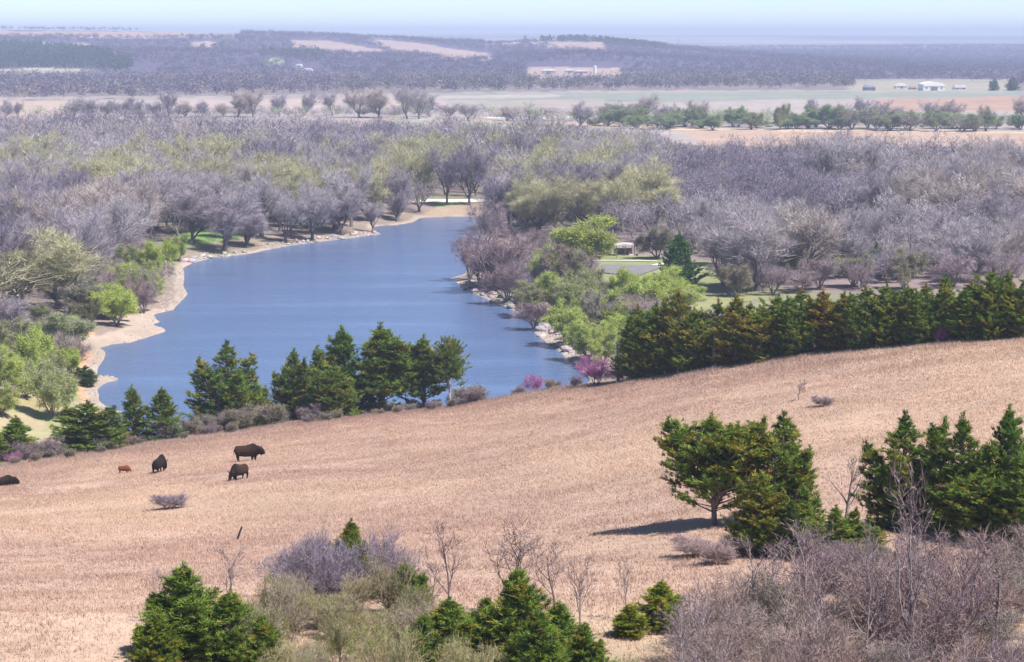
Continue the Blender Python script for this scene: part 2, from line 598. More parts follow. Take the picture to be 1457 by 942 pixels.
def grow(R, p, d, L, r, lev, S, out):
    """S: per-level lists seg, wob, trop, kids, start, ang, ratio ; out: list per level of (p,q,r0,r1)"""
    ns = S['seg'][lev]
    sl = L / ns
    last = lev == len(S['seg']) - 1
    az = R.uniform(0, 6.28)
    for i in range(ns):
        w, t = S['wob'][lev], S['trop'][lev]
        dx, dy, dz = d[0] + R.gauss(0, w), d[1] + R.gauss(0, w), d[2] + R.gauss(0, w) + t
        n = math.sqrt(dx * dx + dy * dy + dz * dz)
        d = (dx / n, dy / n, dz / n)
        q = (p[0] + d[0] * sl, p[1] + d[1] * sl, p[2] + d[2] * sl)
        f0, f1 = i / ns, (i + 1) / ns
        out[lev].append((p, q, r * (1 - .7 * f0), r * (1 - .7 * f1)))
        if not last and f1 > S['start'][lev]:
            k = S['kids'][lev]
            k = int(k) + (R.random() < k - int(k))
            for _ in range(k):
                az += 2.4 + R.gauss(0, .5)
                cd = rot_child(d, S['ang'][lev] * R.uniform(.6, 1.3), az)
                grow(R, q, cd, L * S['ratio'][lev] * (1.15 - .5 * f1) * R.uniform(.7, 1.25), r * (1 - .7 * f1) * .62 + .002, lev + 1, S, out)
        p = q


COTTON = dict(seg=[2, 7, 4, 3, 1], wob=[.08, .11, .15, .2, .2], trop=[.1, .11, .10, .10, .1], kids=[3.6, 1.6, 1.7, 3.0, 0],
              start=[.3, .22, .2, .2, 0], ang=[.62, .55, .6, .55, 0], ratio=[4.0, .50, .52, .6, 0])
SAPLING = dict(seg=[7, 5, 3, 1], wob=[.06, .13, .16, .2], trop=[.08, .10, .10, .1], kids=[1.6, 1.5, 1.8, 0],
               start=[.25, .2, .2, 0], ang=[.6, .62, .6, 0], ratio=[.52, .55, .55, 0])
STEM = dict(seg=[5, 3, 2, 1], wob=[.10, .16, .2, .2], trop=[.06, .08, .08, .05], kids=[1.9, 2.0, 2.4, 0],
            start=[.25, .2, .3, 0], ang=[.55, .6, .6, 0], ratio=[.5, .55, .6, 0])


def seg_arrays(lst):
    P0 = np.array([s[0] for s in lst]); P1 = np.array([s[1] for s in lst])
    return P0, P1, np.array([s[2] for s in lst]), np.array([s[3] for s in lst])


def norm_h(out):
    """height of the top and half width of a skeleton"""
    P = np.array([s[1] for l in out for s in l])
    return P[:, 2].max(), np.percentile(np.hypot(P[:, 0], P[:, 1]), 97)


def cat(meshes):
    V, Fs, T, b = [], [], [], 0
    for v, f, t in meshes:
        V.append(v); Fs.append(np.asarray(f) + b); T.append(np.broadcast_to(t, (len(v), 3))); b += len(v)
    return np.concatenate(V), np.concatenate(Fs), np.concatenate(T)


def tri(q):
    q = np.asarray(q)
    return np.concatenate([q[:, [0, 1, 2]], q[:, [0, 2, 3]]])


def bare_proto(seed, spec, H0, r0, lean=0.0, nstem=1, spread=.3, wlev=3, twig_w=.06, extra=2, twig_l=1.2, leaf=None, base_r=.0):
    """returns dict(height, radius, trunk (V,F), crown(V,F,T)) ; leaf = (count per twig, size)"""
    R = random.Random(seed)
    rg = np.random.default_rng(seed)
    out = [[] for _ in spec['seg']]
    for i in range(nstem):
        a = 2 * PI * i / nstem + R.uniform(-.4, .4)
        t = (spread * math.sqrt(R.uniform(.03, 1)) if nstem > 1 else lean) * 1.0
        d = (math.sin(t) * math.cos(a), math.sin(t) * math.sin(a), math.cos(t))
        b = base_r * math.sqrt(R.random())
        grow(R, (b * math.cos(a), b * math.sin(a), -.15), d, H0 * (R.uniform(.6, 1.1) if nstem > 1 else 1), r0 * (R.uniform(.6, 1.1) if nstem > 1 else 1), 0, spec, out)
    Ht, Rd = norm_h(out)
    tr = [s for l in out[:wlev] for s in l]
    V, Fq = tubes(*seg_arrays(tr), 4)
    fine = [s for l in out[wlev:] for s in l]
    P0, P1, R0, R1 = seg_arrays(fine)
    D = unit(P1 - P0); Ln = np.linalg.norm(P1 - P0, axis=1)
    ms = [(*blades(P0, D, Ln * 1.1, np.full(len(P0), twig_w), rg), np.ones(3))]
    for k in range(extra):
        t = rg.uniform(.3, 1, len(P0))[:, None]
        d2 = unit(D + rg.normal(0, .42, D.shape) + np.array([0, 0, .15]))
        ms.append((*blades(P0 + (P1 - P0) * t, d2, twig_l * rg.uniform(.5, 1.2, len(P0)), np.full(len(P0), twig_w * .8), rg), np.ones(3)))
    crown = cat(ms)
    T = crown[2].copy()
    T *= np.repeat(rg.uniform(.8, 1.2, len(T) // 3), 3)[:, None]
    crown = (crown[0], crown[1], T)
    lv = None
    if leaf:
        cnt, size = leaf
        src = np.concatenate([P1] + [P0 + (P1 - P0) * rg.uniform(.2, 1, len(P0))[:, None] for _ in range(cnt - 1)])
        src = src + rg.normal(0, size * 1.0, src.shape)
        n = len(src)
        d = unit(rg.normal(size=(n, 3)) + np.array([0, 0, .3]))
        v, f = blades(src, d, rg.uniform(.7, 1.4, n) * size, rg.uniform(.6, 1.1, n) * size, rg)
        t = np.repeat(rg.uniform(.75, 1.25, n), 3)[:, None] * np.ones((1, 3))
        lv = (v, f, t)
    return dict(h=Ht, r=Rd, trunk=(V, Fq), crown=crown, leaf=lv)


def proto_meshes(P, name):
    P['m_trunk'] = mesh(name + '_trunk', *P['trunk'])
    P['m_crown'] = mesh(name + '_twigs', *P['crown'])
    if P['leaf']:
        P['m_leaf'] = mesh(name + '_leaves', *P['leaf'])
    return P


def cedar_proto(seed, leaders, h0=.05, tuft=.25, nlimb=120, per=4.6, prof='cone', blade=12, olive=.3, bw=.038, size=7.0):
    """cedar of SIZE metres; leaders (dx, dy, height, radius): limbs that end in plumes of sprays with gaps between them"""
    rg = np.random.default_rng(seed)
    tb = [[], [], [], []]
    TP, TD, TI = [], [], []

    def plume(p0, d, Lp, m, spread, pid):
        for k in range(m):
            t = (k + rg.random()) / m
            TP.append(p0 + d * Lp * t + rg.normal(0, spread * (1.15 - .8 * t), 3))
            TD.append(d + np.array([0, 0, .5]) + rg.normal(0, .28, 3))
            TI.append(pid)
    pid = 0
    for li, (lx, ly, lh, lr) in enumerate(leaders):
        base = np.array([lx * .2, ly * .2, -.2]); top = np.array([lx, ly, lh])
        if h0 >= .2:
            base = np.array([leaders[0][0] * .4, 0, -.2 if li == 0 else .15 * lh])
        n = max(10, int(nlimb * (lh / size) * (.55 + .45 * lr / 1.8)))
        K = 6
        for i in range(K):
            f0, f1 = i / K, (i + 1) / K
            tb[0].append(base + (top - base) * f0); tb[1].append(base + (top - base) * f1)
            rt = .17 if h0 < .2 else (.11 if li == 0 else .06)
            tb[2].append(rt * lh / 7 * (1 - .9 * f0)); tb[3].append(rt * lh / 7 * (1 - .9 * f1))
        az = rg.uniform(0, 6.28)
        lump = [rg.uniform(.62, 1.2) for _ in range(9)]
        for i in range(n):
            f = (i + .5) / n
            hh = h0 + (1 - h0) * f ** .9
            az += 2.4 + rg.normal(0, .4)
            if prof == 'cone':
                rr = (1 - hh) ** .85 * min(1, .5 + hh * 3) + .03
            elif prof == 'oval':
                q = (hh - h0) / (1 - h0)
                rr = math.sqrt(max(0, 1 - q * q)) * .95 + .06
            else:
                rr = (1 - hh ** 3) * .9 + .05
            rr *= lr * lump[int(az * 1.43 + hh * 5) % 9] * rg.uniform(.7, 1.2)
            start = base + (top - base) * max(0, hh - .06 - .06 * rg.random())
            tilt = rg.uniform(.2, .8) + .6 * hh if prof != 'oval' else rg.uniform(.0, .35) + 1.0 * (hh - h0)
            d = np.array([math.cos(az), math.sin(az), tilt]); d /= np.linalg.norm(d)
            Lb = rr / math.hypot(d[0], d[1])
            mid = start + d * Lb * .55
            d2 = d + np.array([0, 0, .35]); d2 /= np.linalg.norm(d2)
            tb[0] += [start, mid]; tb[1] += [mid, mid + d2 * Lb * .45]
            tb[2] += [.022 + .014 * Lb, .02]; tb[3] += [.02, .008]
            pid += 1
            q = .35 + Lb / 1.3
            plume(start + d * Lb * .42, d, Lb * .3, max(1, int(per * q * .5)), .10, pid)
            plume(mid, d2, Lb * .5 + .12, max(2, int(per * q)), .075, pid)
            for sgn in (-1, 1):
                sd = d2 + sgn * .75 * np.array([-math.sin(az), math.cos(az), rg.uniform(-.2, .6)])
                sd /= np.linalg.norm(sd)
                pid += 1
                plume(start + d * Lb * rg.uniform(.45, .8), sd, Lb * .38 * rg.uniform(.7, 1.2) + .1, max(2, int(per * q * .75)), .07, pid)
        plume(top - np.array([0, 0, .7]), np.array([0, 0, 1.]), .75, 7, .05, pid)
    TP, TD, TI = np.array(TP), unit(np.array(TD)), np.array(TI)
    keep = TP[:, 2] > .1
    TP, TD, TI = TP[keep], TD[keep], TI[keep]
    n = len(TP)
    P = np.repeat(TP, blade, 0)
    D = unit(np.repeat(TD, blade, 0) + rg.normal(0, .42, (n * blade, 3)))
    Ln = tuft * rg.uniform(.55, 1.25, n * blade)
    V, Fc = blades(P - D * .06 + rg.normal(0, .035, P.shape), D, Ln, np.full(len(P), bw) * rg.uniform(.7, 1.3, len(P)), rg)
    g = np.array([.150, .215, .032]); ol = np.array([.25, .235, .036]); br = np.array([.19, .125, .036]); dk = np.array([.048, .092, .024])
    kind = rg.random(TI.max() + 1)[TI]
    big = vnoise(TP[:, 0] + TP[:, 1] * .6, TP[:, 2] * 1.2, .9, seed)
    tc = np.where((big * .6 + kind * .4 < olive)[:, None], ol, g)
    tc = np.where((kind > .965)[:, None], br, tc)
    tc = np.where((kind < .12)[:, None], dk, tc)
    tc = tc * rg.uniform(.8, 1.25, (n, 1))
    T = np.repeat(tc, blade * 3, 0)
    Vt, Ft = tubes(np.array(tb[0]), np.array(tb[1]), np.array(tb[2]), np.array(tb[3]), 5)
    hgt = max(l[2] for l in leaders) + tuft * .4
    rad = np.percentile(np.abs(TP[:, 0]), 97) + .1
    return dict(h=hgt, r=rad, trunk=(Vt, Ft), crown=(V, Fc, T), leaf=None)


def plant(P, name, x, y, z, height, width=None, rz=0.0, bark=(.2, .17, .15), crown=(1, 1, 1), leaf=None, crown_name='crown', trunk_name='trunk', bmat=None, cmat=None, lmat=None, tilt=(0, 0)):
    s = height / P['h']
    sw = s if width is None else (width / 2) / P['r']
    e = empty(name, (x, y, z), rz, (sw, sw, s))
    e.rotation_euler = (tilt[0], tilt[1], rz)
    put(trunk_name, P['m_trunk'], bmat or M_BARK, e, bark)
    put(crown_name, P['m_crown'], cmat or M_TWIG, e, crown)
    if leaf is not None and P['leaf']:
        put('leaves', P['m_leaf'], lmat or M_LEAF, e, leaf)
    return e


def place(u, vt, vb=None, y=None):
    """point on the ground under pixel column u, and the height whose top shows at vt"""
    if y is None:
        x, y, z = hit(u, vb)
    else:
        x = at_y(u, vt, y)[0]
        z = h1(x, y)
        # refine column: base lies in the same column u
    zt = at_y(u, vt, y)[2]
    return x, y, z, zt - z, y / (F * cp)      # last: metres per pixel, roughly

# ------------------------------------------------------------------ prototypes
COT = [proto_meshes(bare_proto(100 + i, dict(COTTON, ang=[.40 + .05 * (i % 5), .46 + .03 * (i % 4), .55, .5, 0], ratio=[[4.0, 2.7, 2.0][i % 3], .50, .52, .6, 0]), [1.9, 3.1, 4.4][i % 3], .5, lean=.14 * (i % 4), twig_w=.04, extra=2, twig_l=1.3, leaf=(1, .11)), 'bare_tree') for i in range(9)]
GRN = [proto_meshes(bare_proto(200 + i, STEM, 3.6, .12, nstem=5, spread=.55, wlev=2, twig_w=.032, extra=3, twig_l=.8, leaf=(11, .125)), 'budding_tree') for i in range(5)]
SAP = [proto_meshes(bare_proto(300 + i, SAPLING, 4.2, .085, lean=.08 * i, twig_w=.034, wlev=3, extra=1, twig_l=.5), 'bare_sapling') for i in range(6)]
BSH = [proto_meshes(bare_proto(400 + i, STEM, 2.1, .036, nstem=11, spread=.62, wlev=2, twig_w=.019, extra=1, twig_l=.40, leaf=(1, .055), base_r=.16), 'bare_shrub') for i in range(5)]
LSH = [proto_meshes(bare_proto(450 + i, STEM, 1.6, .024, nstem=13, spread=.62, wlev=2, twig_w=.018, extra=2, twig_l=.45, leaf=(1, .09), base_r=.16), 'low_shrub') for i in range(4)]
CED = {
    'cone': [proto_meshes(cedar_proto(500 + i, [(0, 0, 7, 1.75)], .03, prof='cone', nlimb=150, olive=.3 + .07 * i), 'cedar') for i in range(4)],
    'broad': [proto_meshes(cedar_proto(520 + i, [(0, 0, 7, 1.6), (1.2, .4, 5.8 + .3 * i, 1.35), (-1.2, -.3, 6.0 - .3 * i, 1.4), (.1, -1.1, 5.0, 1.3)], .04, nlimb=84, prof='cone', olive=.40), 'cedar') for i in range(4)],
    'row': [proto_meshes(cedar_proto(540 + i, [(0, 0, 7, 1.8), (.95, -.7, 6.0, 1.5), (-1.0, .2, 6.3 - .4 * i, 1.5)], .02, nlimb=96, prof=['cone', 'col', 'cone', 'col', 'cone'][i], olive=[.22, .5, .62, .36, .55][i]), 'cedar') for i in range(5)],
    'flat': [proto_meshes(cedar_proto(560 + i, [(-.3, 0, 6.9, 1.8), (1.5, .3, 6.6, 1.4), (-1.7, .2, 6.6, 1.4), (.5, -1.0, 6.7, 1.5)], .22, nlimb=66, prof='col', olive=.42), 'cedar') for i in range(2)],
    'stalk': [proto_meshes(cedar_proto(570 + i, [(0, 0, 7, 1.9), (.7, .3, 6.2, 1.3)], .26 + .2 * i, nlimb=84, prof=['cone', 'oval'][i], olive=.38), 'cedar') for i in range(2)],
    'near': [proto_meshes(cedar_proto(580 + i, [(0, 0, 5, 1.45), (.75, -.5, 3.7 - .2 * i, 1.05), (-.7, -.3, 3.3 + .2 * i, 1.0)], .02, tuft=.24, nlimb=150, per=4.5, prof='cone', olive=.26 + .06 * i, bw=.034, blade=11, size=5.0), 'cedar') for i in range(4)],
    'spruce': [proto_meshes(cedar_proto(590 + i, [(0, 0, 7, 2.0)], .06, nlimb=170, prof='cone', olive=-.2, bw=.07), 'spruce') for i in range(2)],
}

M_BLOSSOM = tint_mat('redbud_blossom', .7, .3, .15, .5, .1)


def cedar(kind, i, label, u, vt, vb=None, y=None, w=90, tint=(1, 1, 1), group=None, rz=None, bark=(.22, .17, .14), name='cedar_tree', catg='cedar tree', tilt=(0, 0)):
    x, y, z, h, mp = place(u, vt, vb, y)
    P = CED[kind][i % len(CED[kind])]
    e = plant(P, name, x, y, z, h, w * mp, RNG.uniform(0, 6.28) if rz is None else rz, bark, tint, cmat=M_CEDAR, tilt=tilt)
    return tag(e, label, catg, group)


GH = 'cedars standing on the open prairie slope'
cedar('flat', 0, 'broad flat-topped cedar on bare trunk casting the long shadow on the grass', 1022, 586, 748, w=152, rz=0, group=GH)
cedar('broad', 0, 'taller pointed bright green cedar pressed against the flat-topped cedar', 1112, 583, 742, w=112, group=GH)
cedar('row', 2, 'low olive cedar in front of the flat-topped cedar', 1082, 668, 790, w=84, group=GH)
cedar('broad', 1, 'olive bushy cedar below the tall pointed cedar, beside the flat-topped one', 1142, 690, 792, w=80, group=GH)
cedar('broad', 2, 'squat olive cedar sloping down between pointed cedar and dead grey snag', 1188, 718, 798, w=80, group=GH)
cedar('row', 1, 'lowest yellowish green cedar at the foot of the dead grey snag', 1226, 742, 800, w=64, group=GH)
cedar('broad', 3, 'dark cedar on visible trunk just right of the dead grey snag', 1284, 583, 752, w=118, group=GH, tint=(.9, 1, 1))
cedar('broad', 1, 'wide round-topped cedar between trunked dark cedar and thin-spired cedar', 1366, 584, 760, w=112, group=GH, rz=2.0, tint=(.95, 1.0, .9))
cedar('cone', 1, 'thin-spired cedar rising highest at the right edge of the prairie slope', 1431, 572, 758, w=84, group=GH, tint=(.8, .95, 1))
cedar('row', 0, 'dark full cedar cut by the picture edge beside the thin-spired cedar', 1472, 622, 775, w=110, group=GH)
cedar('row', 3, 'short olive cedar under the wide round-topped cedar', 1392, 668, 768, w=90, group=GH)

GR = 'cedars along the left brow of the hill'
cedar('cone', 0, 'small cedar on the brow at the far left, above the lying bison', 22, 590, y=224, w=66, group=GR, tint=(1.1, 1.1, .9))
cedar('cone', 2, 'half-seen cedar at the left picture edge on the brow', -12, 606, y=222, w=60, group=GR)
cedar('row', 0, 'broad rounded cedar on the brow above the reddish calf', 124, 568, y=228, w=98, group=GR)
cedar('cone', 3, 'narrow dark cedar in front of the small pale spit', 188, 546, y=234, w=44, group=GR, tint=(.85, .95, .95))
cedar('cone', 1, 'slender cedar on the brow right of the narrow dark cedar', 230, 549, y=234, w=58, group=GR)
cedar('broad', 0, 'big full cedar alone against the water, left of the cedar clump', 322, 483, y=246, w=104, group=GR, rz=.5)
cedar('broad', 3, 'low side cedar at the right skirt of the big full cedar', 366, 548, y=247, w=52, group=GR)
cedar('broad', 2, 'olive cedar at the left end of the clump before the water', 418, 494, y=250, w=72, group=GR)
cedar('broad', 1, 'olive green cedar second in the clump, with bare brush at its foot', 452, 490, y=252, w=74, group=GR, rz=1.2)
cedar('row', 3, 'low full cedar in front of the clump reaching the grass', 476, 516, y=247, w=62, group=GR)
cedar('cone', 1, 'tall dark spired cedar in the middle of the clump', 486, 461, y=256, w=92, group=GR, tint=(.85, .95, .95))
cedar('stalk', 0, 'tallest open cedar of the clump, water showing through beneath its crown', 541, 457, y=254, w=106, group=GR, tint=(1, 1, .9))
cedar('stalk', 0, 'rounded cedar between the tallest open cedar and the lone pale-trunked one', 603, 474, y=254, w=70, group=GR, rz=2.2)
cedar('stalk', 1, 'small-crowned cedar on a bare pale trunk at the clump\'s right end', 640, 477, y=252, w=46, group=GR, bark=(.45, .40, .38))
cedar('row', 0, 'dark round bush cedar on the bank beside the small pale spit', 122, 519, 549, w=34, group=GR, tint=(.8, .85, .9))

GW = 'cedars in the row behind the right brow of the hill'
row = [(908, 434, 212, 62, 'row', 0), (935, 424, 215, 72, 'row', 3), (966, 420, 216, 60, 'row', 2), (988, 440, 210, 64, 'row', 1), (1022, 418, 216, 52, 'row', 0), (1050, 428, 210, 70, 'row', 2), (1086, 436, 206, 66, 'row', 1),
       (1108, 412, 214, 62, 'row', 3), (1140, 420, 209, 64, 'row', 0), (1172, 412, 211, 58, 'row', 2), (1202, 409, 209, 66, 'row', 4), (1232, 416, 206, 60, 'row', 0), (1262, 404, 208, 62, 'row', 3),
       (1292, 400, 207, 64, 'row', 1), (1318, 412, 203, 56, 'row', 0), (1346, 391, 207, 62, 'broad', 0), (1382, 394, 203, 74, 'row', 0), (1413, 392, 202, 58, 'row', 3), (1436, 384, 205, 56, 'broad', 1), (1462, 388, 201, 60, 'row', 1)]
rowlab = ['first dark cedar of the long row, beside the grey dead cedar', 'bulky deep green cedar second from the left in the long row', 'brownish cedar third from the left in the long row',
          'low green cedar just left of the white dead branch in the row', 'dark green cedar at the gap just right of the white dead branch', 'olive brown cedar sixth from the left in the long row',
          'low tawny cedar in front where the long row begins to climb', 'peaked green cedar eighth from the left in the long row', 'plain green cedar ninth from the left, below the pale cottonwoods',
          'rusty brown cedar in the middle of the long row', 'rust-tinged cedar just right of the row\'s middle', 'green cedar under the two small dark spruces', 'green cedar right below the tall dark spruce',
          'olive cedar seventh from the right end of the long row', 'low dark cedar sixth from the right end of the long row', 'spiky-topped dark cedar fifth from the right end above the pink redbud',
          'broad dark cedar fourth from the right end of the long row', 'bright green cedar third from the right end of the long row', 'spiky cedar second from the right end of the long row', 'last cedar of the long row cut by the right picture edge']
tn = {2: (1.02, .9, .8), 5: (1.1, .97, .8), 6: (1.15, 1.0, .8), 9: (1.25, .9, .8), 10: (1.15, .93, .8)}
for i, ((u, vt, y, w, k, j), lb) in enumerate(zip(row, rowlab)):
    cedar(k, j, lb, u, vt - 3 + 9 * math.sin(i * 2.1), y=float(np.interp((u - CX) / F * 1.01, RA, RDY)) + 2.5 + (y - 208) * .35, w=w * 1.02, tint=tn.get(i, (1.1, 1.08, .9)), group=GW)

GS = 'dark spruces among the bare valley trees'
cedar('spruce', 0, 'leaning dark blue-green spruce left of the pale cottonwood clump', 965, 330, 410, w=56, tint=(.6, .85, 1.3), group=GS, name='spruce_tree', catg='spruce tree', tilt=(0, .06))
cedar('spruce', 1, 'narrow upright dark spruce, taller of the two small ones', 1245, 344, 394, w=31, tint=(.6, .9, 1.1), group=GS, name='spruce_tree', catg='spruce tree')
cedar('spruce', 0, 'short rounded spruce, smaller of the two small ones', 1200, 354, 386, w=28, tint=(.9, 1.1, 1.1), group=GS, name='spruce_tree', catg='spruce tree')

GF = 'young cedars in the brush at the foot of the slope'
cedar('near', 0, 'tall bright green cedar at the left end of the near brush', 260, 798, y=75, w=114, group=GF)
cedar('near', 1, 'rounder cedar right beside the tall bright green cedar', 326, 838, y=74, w=92, group=GF)
cedar('near', 2, 'brown-tipped cedar tangled in bare grey shrubs above the budding brush', 500, 736, y=87, w=66, tint=(1.1, .92, .85), group=GF)
cedar('near', 3, 'dark cedar low in the bare grey shrubs', 432, 806, y=86, w=70, tint=(.9, .9, .85), group=GF)
cedar('near', 0, 'slim pointed cedar between grey shrubs and the bare saplings', 577, 798, y=81, w=62, group=GF, rz=1)
cedar('near', 2, 'wide low green cedar left of the symmetrical cedar', 640, 848, y=74, w=104, group=GF, rz=2)
cedar('near', 1, 'small pointed cedar beside the left flank of the symmetrical cedar', 692, 846, y=75.5, w=58, group=GF, rz=3)
cedar('near', 3, 'symmetrical pointed cedar in front of the bare saplings', 736, 806, y=74, w=112, group=GF, rz=4)
cedar('near', 0, 'low spreading cedar at the right flank of the symmetrical cedar', 796, 854, y=74, w=84, group=GF, rz=5)
cedar('near', 3, 'low green cedar filling the gap left of the wide low cedar', 604, 872, y=73, w=74, group=GF, rz=.6)
cedar('near', 1, 'low cedar spreading between the symmetrical cedar and the low right one', 768, 862, y=71, w=90, group=GF, rz=1.7)
cedar('near', 2, 'last low green cedar toward the gap before the mauve thicket', 832, 884, y=72, w=66, group=GF, rz=2.6)
cedar('near', 0, 'low olive skirt cedar at the left foot of the tall bright green cedar', 222, 868, y=73, w=70, tint=(1.1, 1, .8), group=GF, rz=3.3)
cedar('near', 3, 'low green cedar right of the rounder cedar, before the budding brush', 372, 872, y=72, w=70, group=GF, rz=4.4)
cedar('near', 2, 'yellowish round cedar alone at the edge of the mauve thicket', 941, 824, 894, w=66, tint=(1.5, 1.25, .9), group=GF)
cedar('near', 1, 'little yellow-green cedar left of the yellowish round cedar', 896, 858, 906, w=46, tint=(1.5, 1.25, .9), group=GF)


def bare(P, name, label, catg, group, u, vt, vb=None, y=None, w=None, bark=(.2, .16, .15), crown=(.3, .25, .26), leaf=None, rz=None, tilt=(0, 0), lmat=None):
    x, y, z, h, mp = place(u, vt, vb, y)
    e = plant(P, name, x, y, z, h, None if w is None else w * mp, RNG.uniform(0, 6.28) if rz is None else rz, bark, crown, leaf,
              crown_name='twigs' if name != 'bare_tree' else 'crown', trunk_name='trunk' if 'shrub' not in name else 'stems', tilt=tilt, lmat=lmat)
    return tag(e, label, catg, group)


# dead trees and saplings on the slope and in the near brush
DEAD = proto_meshes(bare_proto(700, SAPLING, 3.6, .13, lean=.03, twig_w=.035, wlev=2, extra=0), 'dead_tree')
bare(DEAD, 'dead_tree', 'grey dead snag with broken limbs between the two cedar groups', 'dead tree', None, 1204, 640, 738, w=72, bark=(.24, .21, .21), crown=(.28, .24, .24), rz=1.2)
bare(DEAD, 'dead_tree', 'pale grey dead cedar skeleton at the left end of the long cedar row', 'dead tree', None, 880, 470, y=231, w=56, bark=(.42, .44, .42), crown=(.34, .38, .34))
bare(DEAD, 'dead_tree', 'small white dead branch sticking up in the gap of the long cedar row', 'dead tree', None, 1019, 476, y=219, w=16, bark=(.75, .7, .68), crown=(.6, .58, .56))
bare(SAP[1], 'bare_sapling', 'little dark sapling alone on the upper slope below the cedar row', 'sapling', None, 1136, 538, 570, w=24, bark=(.17, .13, .13), crown=(.2, .15, .16))
GSa = 'bare saplings above the near cedars'
for lb, u, vt, vb, w, k, bk in [
        ('bare forked sapling left of the symmetrical cedar', 640, 742, 872, 80, 0, (.17, .13, .13)),
        ('bare sapling spreading right above the symmetrical cedar\'s tip', 730, 732, 874, 110, 1, (.17, .13, .13)),
        ('bare sapling leaning right, second right of the symmetrical cedar', 790, 752, 866, 100, 2, (.18, .14, .14)),
        ('low forked bare sapling at the right end of the near cedars', 826, 790, 896, 70, 3, (.17, .13, .13)),
        ('thin bare sapling behind the tall bright green near cedar', 328, 782, 876, 80, 4, (.22, .17, .17)),
        ('faint thin sapling left of the tall bright green near cedar', 222, 810, 890, 44, 5, (.24, .18, .18)),
        ('pair-stemmed thin sapling beside the yellowish round cedar', 892, 792, 884, 40, 0, (.24, .2, .2)),
        ('thin sapling between slim pointed cedar and wide low cedar', 610, 800, 872, 50, 5, (.2, .16, .15))]:
    bare(SAP[k], 'bare_sapling', lb, 'sapling', GSa, u, vt, vb=vb, w=w, bark=bk, crown=(.22, .165, .17))
GT = 'slender bare trees rising from the mauve thicket'
for lb, u, vt, y, w, k, bk in [
        ('tallest pale-stemmed bare tree in the thicket before the trunked cedar', 1296, 668, 74, 140, 0, (.27, .22, .22)),
        ('bare tree leaning left in the thicket, left of the tallest', 1160, 742, 76, 150, 2, (.27, .22, .22)),
        ('reddish bare tree curving right beside the tallest thicket tree', 1345, 742, 72, 150, 3, (.25, .15, .14)),
        ('pale bare tree toward the right picture edge of the thicket', 1420, 748, 76, 130, 1, (.25, .2, .2)),
        ('grey bare tree at the left side of the thicket', 1060, 772, 78, 110, 4, (.25, .2, .2)),
        ('short pale tree between leaning tree and tallest thicket tree', 1225, 790, 73, 110, 5, (.27, .22, .22))]:
    bare(SAP[k], 'bare_tree', lb, 'bare tree', GT, u, vt, y=y, w=w, bark=bk, crown=(.23, .165, .175))

# near shrubs
R = random.Random(5)
GM = 'mauve bare shrubs of the right thicket'
ths = []
for i in range(62):
    for _ in range(40):
        y = R.uniform(60, 94)
        u = R.uniform(905, 1500)
        lim = np.interp(u, [905, 960, 1010, 1060, 1500], [64, 72, 83, 87, 90])
        x = at_y(u, 800, y)[0]
        if y < lim and all((x - q[0]) ** 2 + (y - q[1]) ** 2 > 1.5 for q in ths):
            break
    ths.append((x, y, u))
ths.sort(key=lambda q: -q[1])
GB = 'budding shrubs in the near brush'
bud = []
for i in range(46):
    for _ in range(40):
        y = R.uniform(62, 82)
        u = R.uniform(345, 905)
        x = at_y(u, 800, y)[0]
        lim = np.interp(u, [345, 400, 450, 600, 640, 905], [76, 82, 84, 83, 73, 69])
        if y < lim and all((x - q[0]) ** 2 + (y - q[1]) ** 2 > .9 for q in bud):
            break
    bud.append((x, y, u))

def shrub_at(P, name, x, y, h, w, label, catg, group, bark, crown, leaf=None, lmat=None):
    e = plant(P, name, x, y, h1(x, y), h, w, RNG.uniform(0, 6.28), bark, crown, leaf, crown_name='twigs', trunk_name='stems', lmat=lmat)
    return tag(e, label, catg, group)


for k, (x, y, u) in enumerate(ths):
    c = R.choice([(.30, .215, .22), (.32, .23, .205), (.25, .19, .205), (.31, .245, .225)])
    shrub_at(BSH[k % 5], 'bare_shrub', x, y, R.uniform(2.0, 2.9), R.uniform(2.6, 3.8), None, 'shrub', GM, R.choice([(.30, .245, .25), (.14, .10, .11), (.36, .31, .31)]), c, None if R.random() < .72 else (.26, .27, .15))
for k, (x, y, u) in enumerate(bud):
    red = 530 < u < 560 and y < 72
    c = (.36, .2, .16) if red else R.choice([(.36, .30, .19), (.28, .24, .15), (.33, .27, .21)])
    lf = (.36, .17, .13) if red else R.choice([(.36, .44, .07), (.34, .38, .09), (.20, .33, .05)])
    shrub_at(BSH[k % 5], 'budding_shrub', x, y, R.uniform(1.3, 2.6), R.uniform(1.6, 2.5), None, 'shrub', GB, (.42, .35, .25), c, lf if R.random() < .75 else None)
GI = 'thin saplings within the mauve thicket'
for k in range(26):
    y = R.uniform(62, 84); u = R.uniform(985, 1480)
    x = at_y(u, 800, y)[0]
    pal = R.random() < .5
    e = plant(SAP[k % 6], 'bare_sapling', x, y, h1(x, y), R.uniform(2.6, 4.4), R.uniform(1.6, 2.8), RNG.uniform(0, 6.28), (.38, .32, .33) if pal else (.15, .10, .10), (.26, .19, .2), crown_name='twigs', trunk_name='stems')
    tag(e, None, 'sapling', GI)
GG = 'bare grey shrubs around the brown-tipped cedar'
for k in range(11):
    u = R.uniform(405, 565); y = R.uniform(83, 91)
    x = at_y(u, 800, y)[0]
    shrub_at(BSH[k % 5], 'bare_shrub', x, y, R.uniform(2.4, 3.7) if u > 430 else 2.3, R.uniform(2.2, 3.0), None, 'shrub', GG, (.25, .21, .23), (.27, .225, .27))
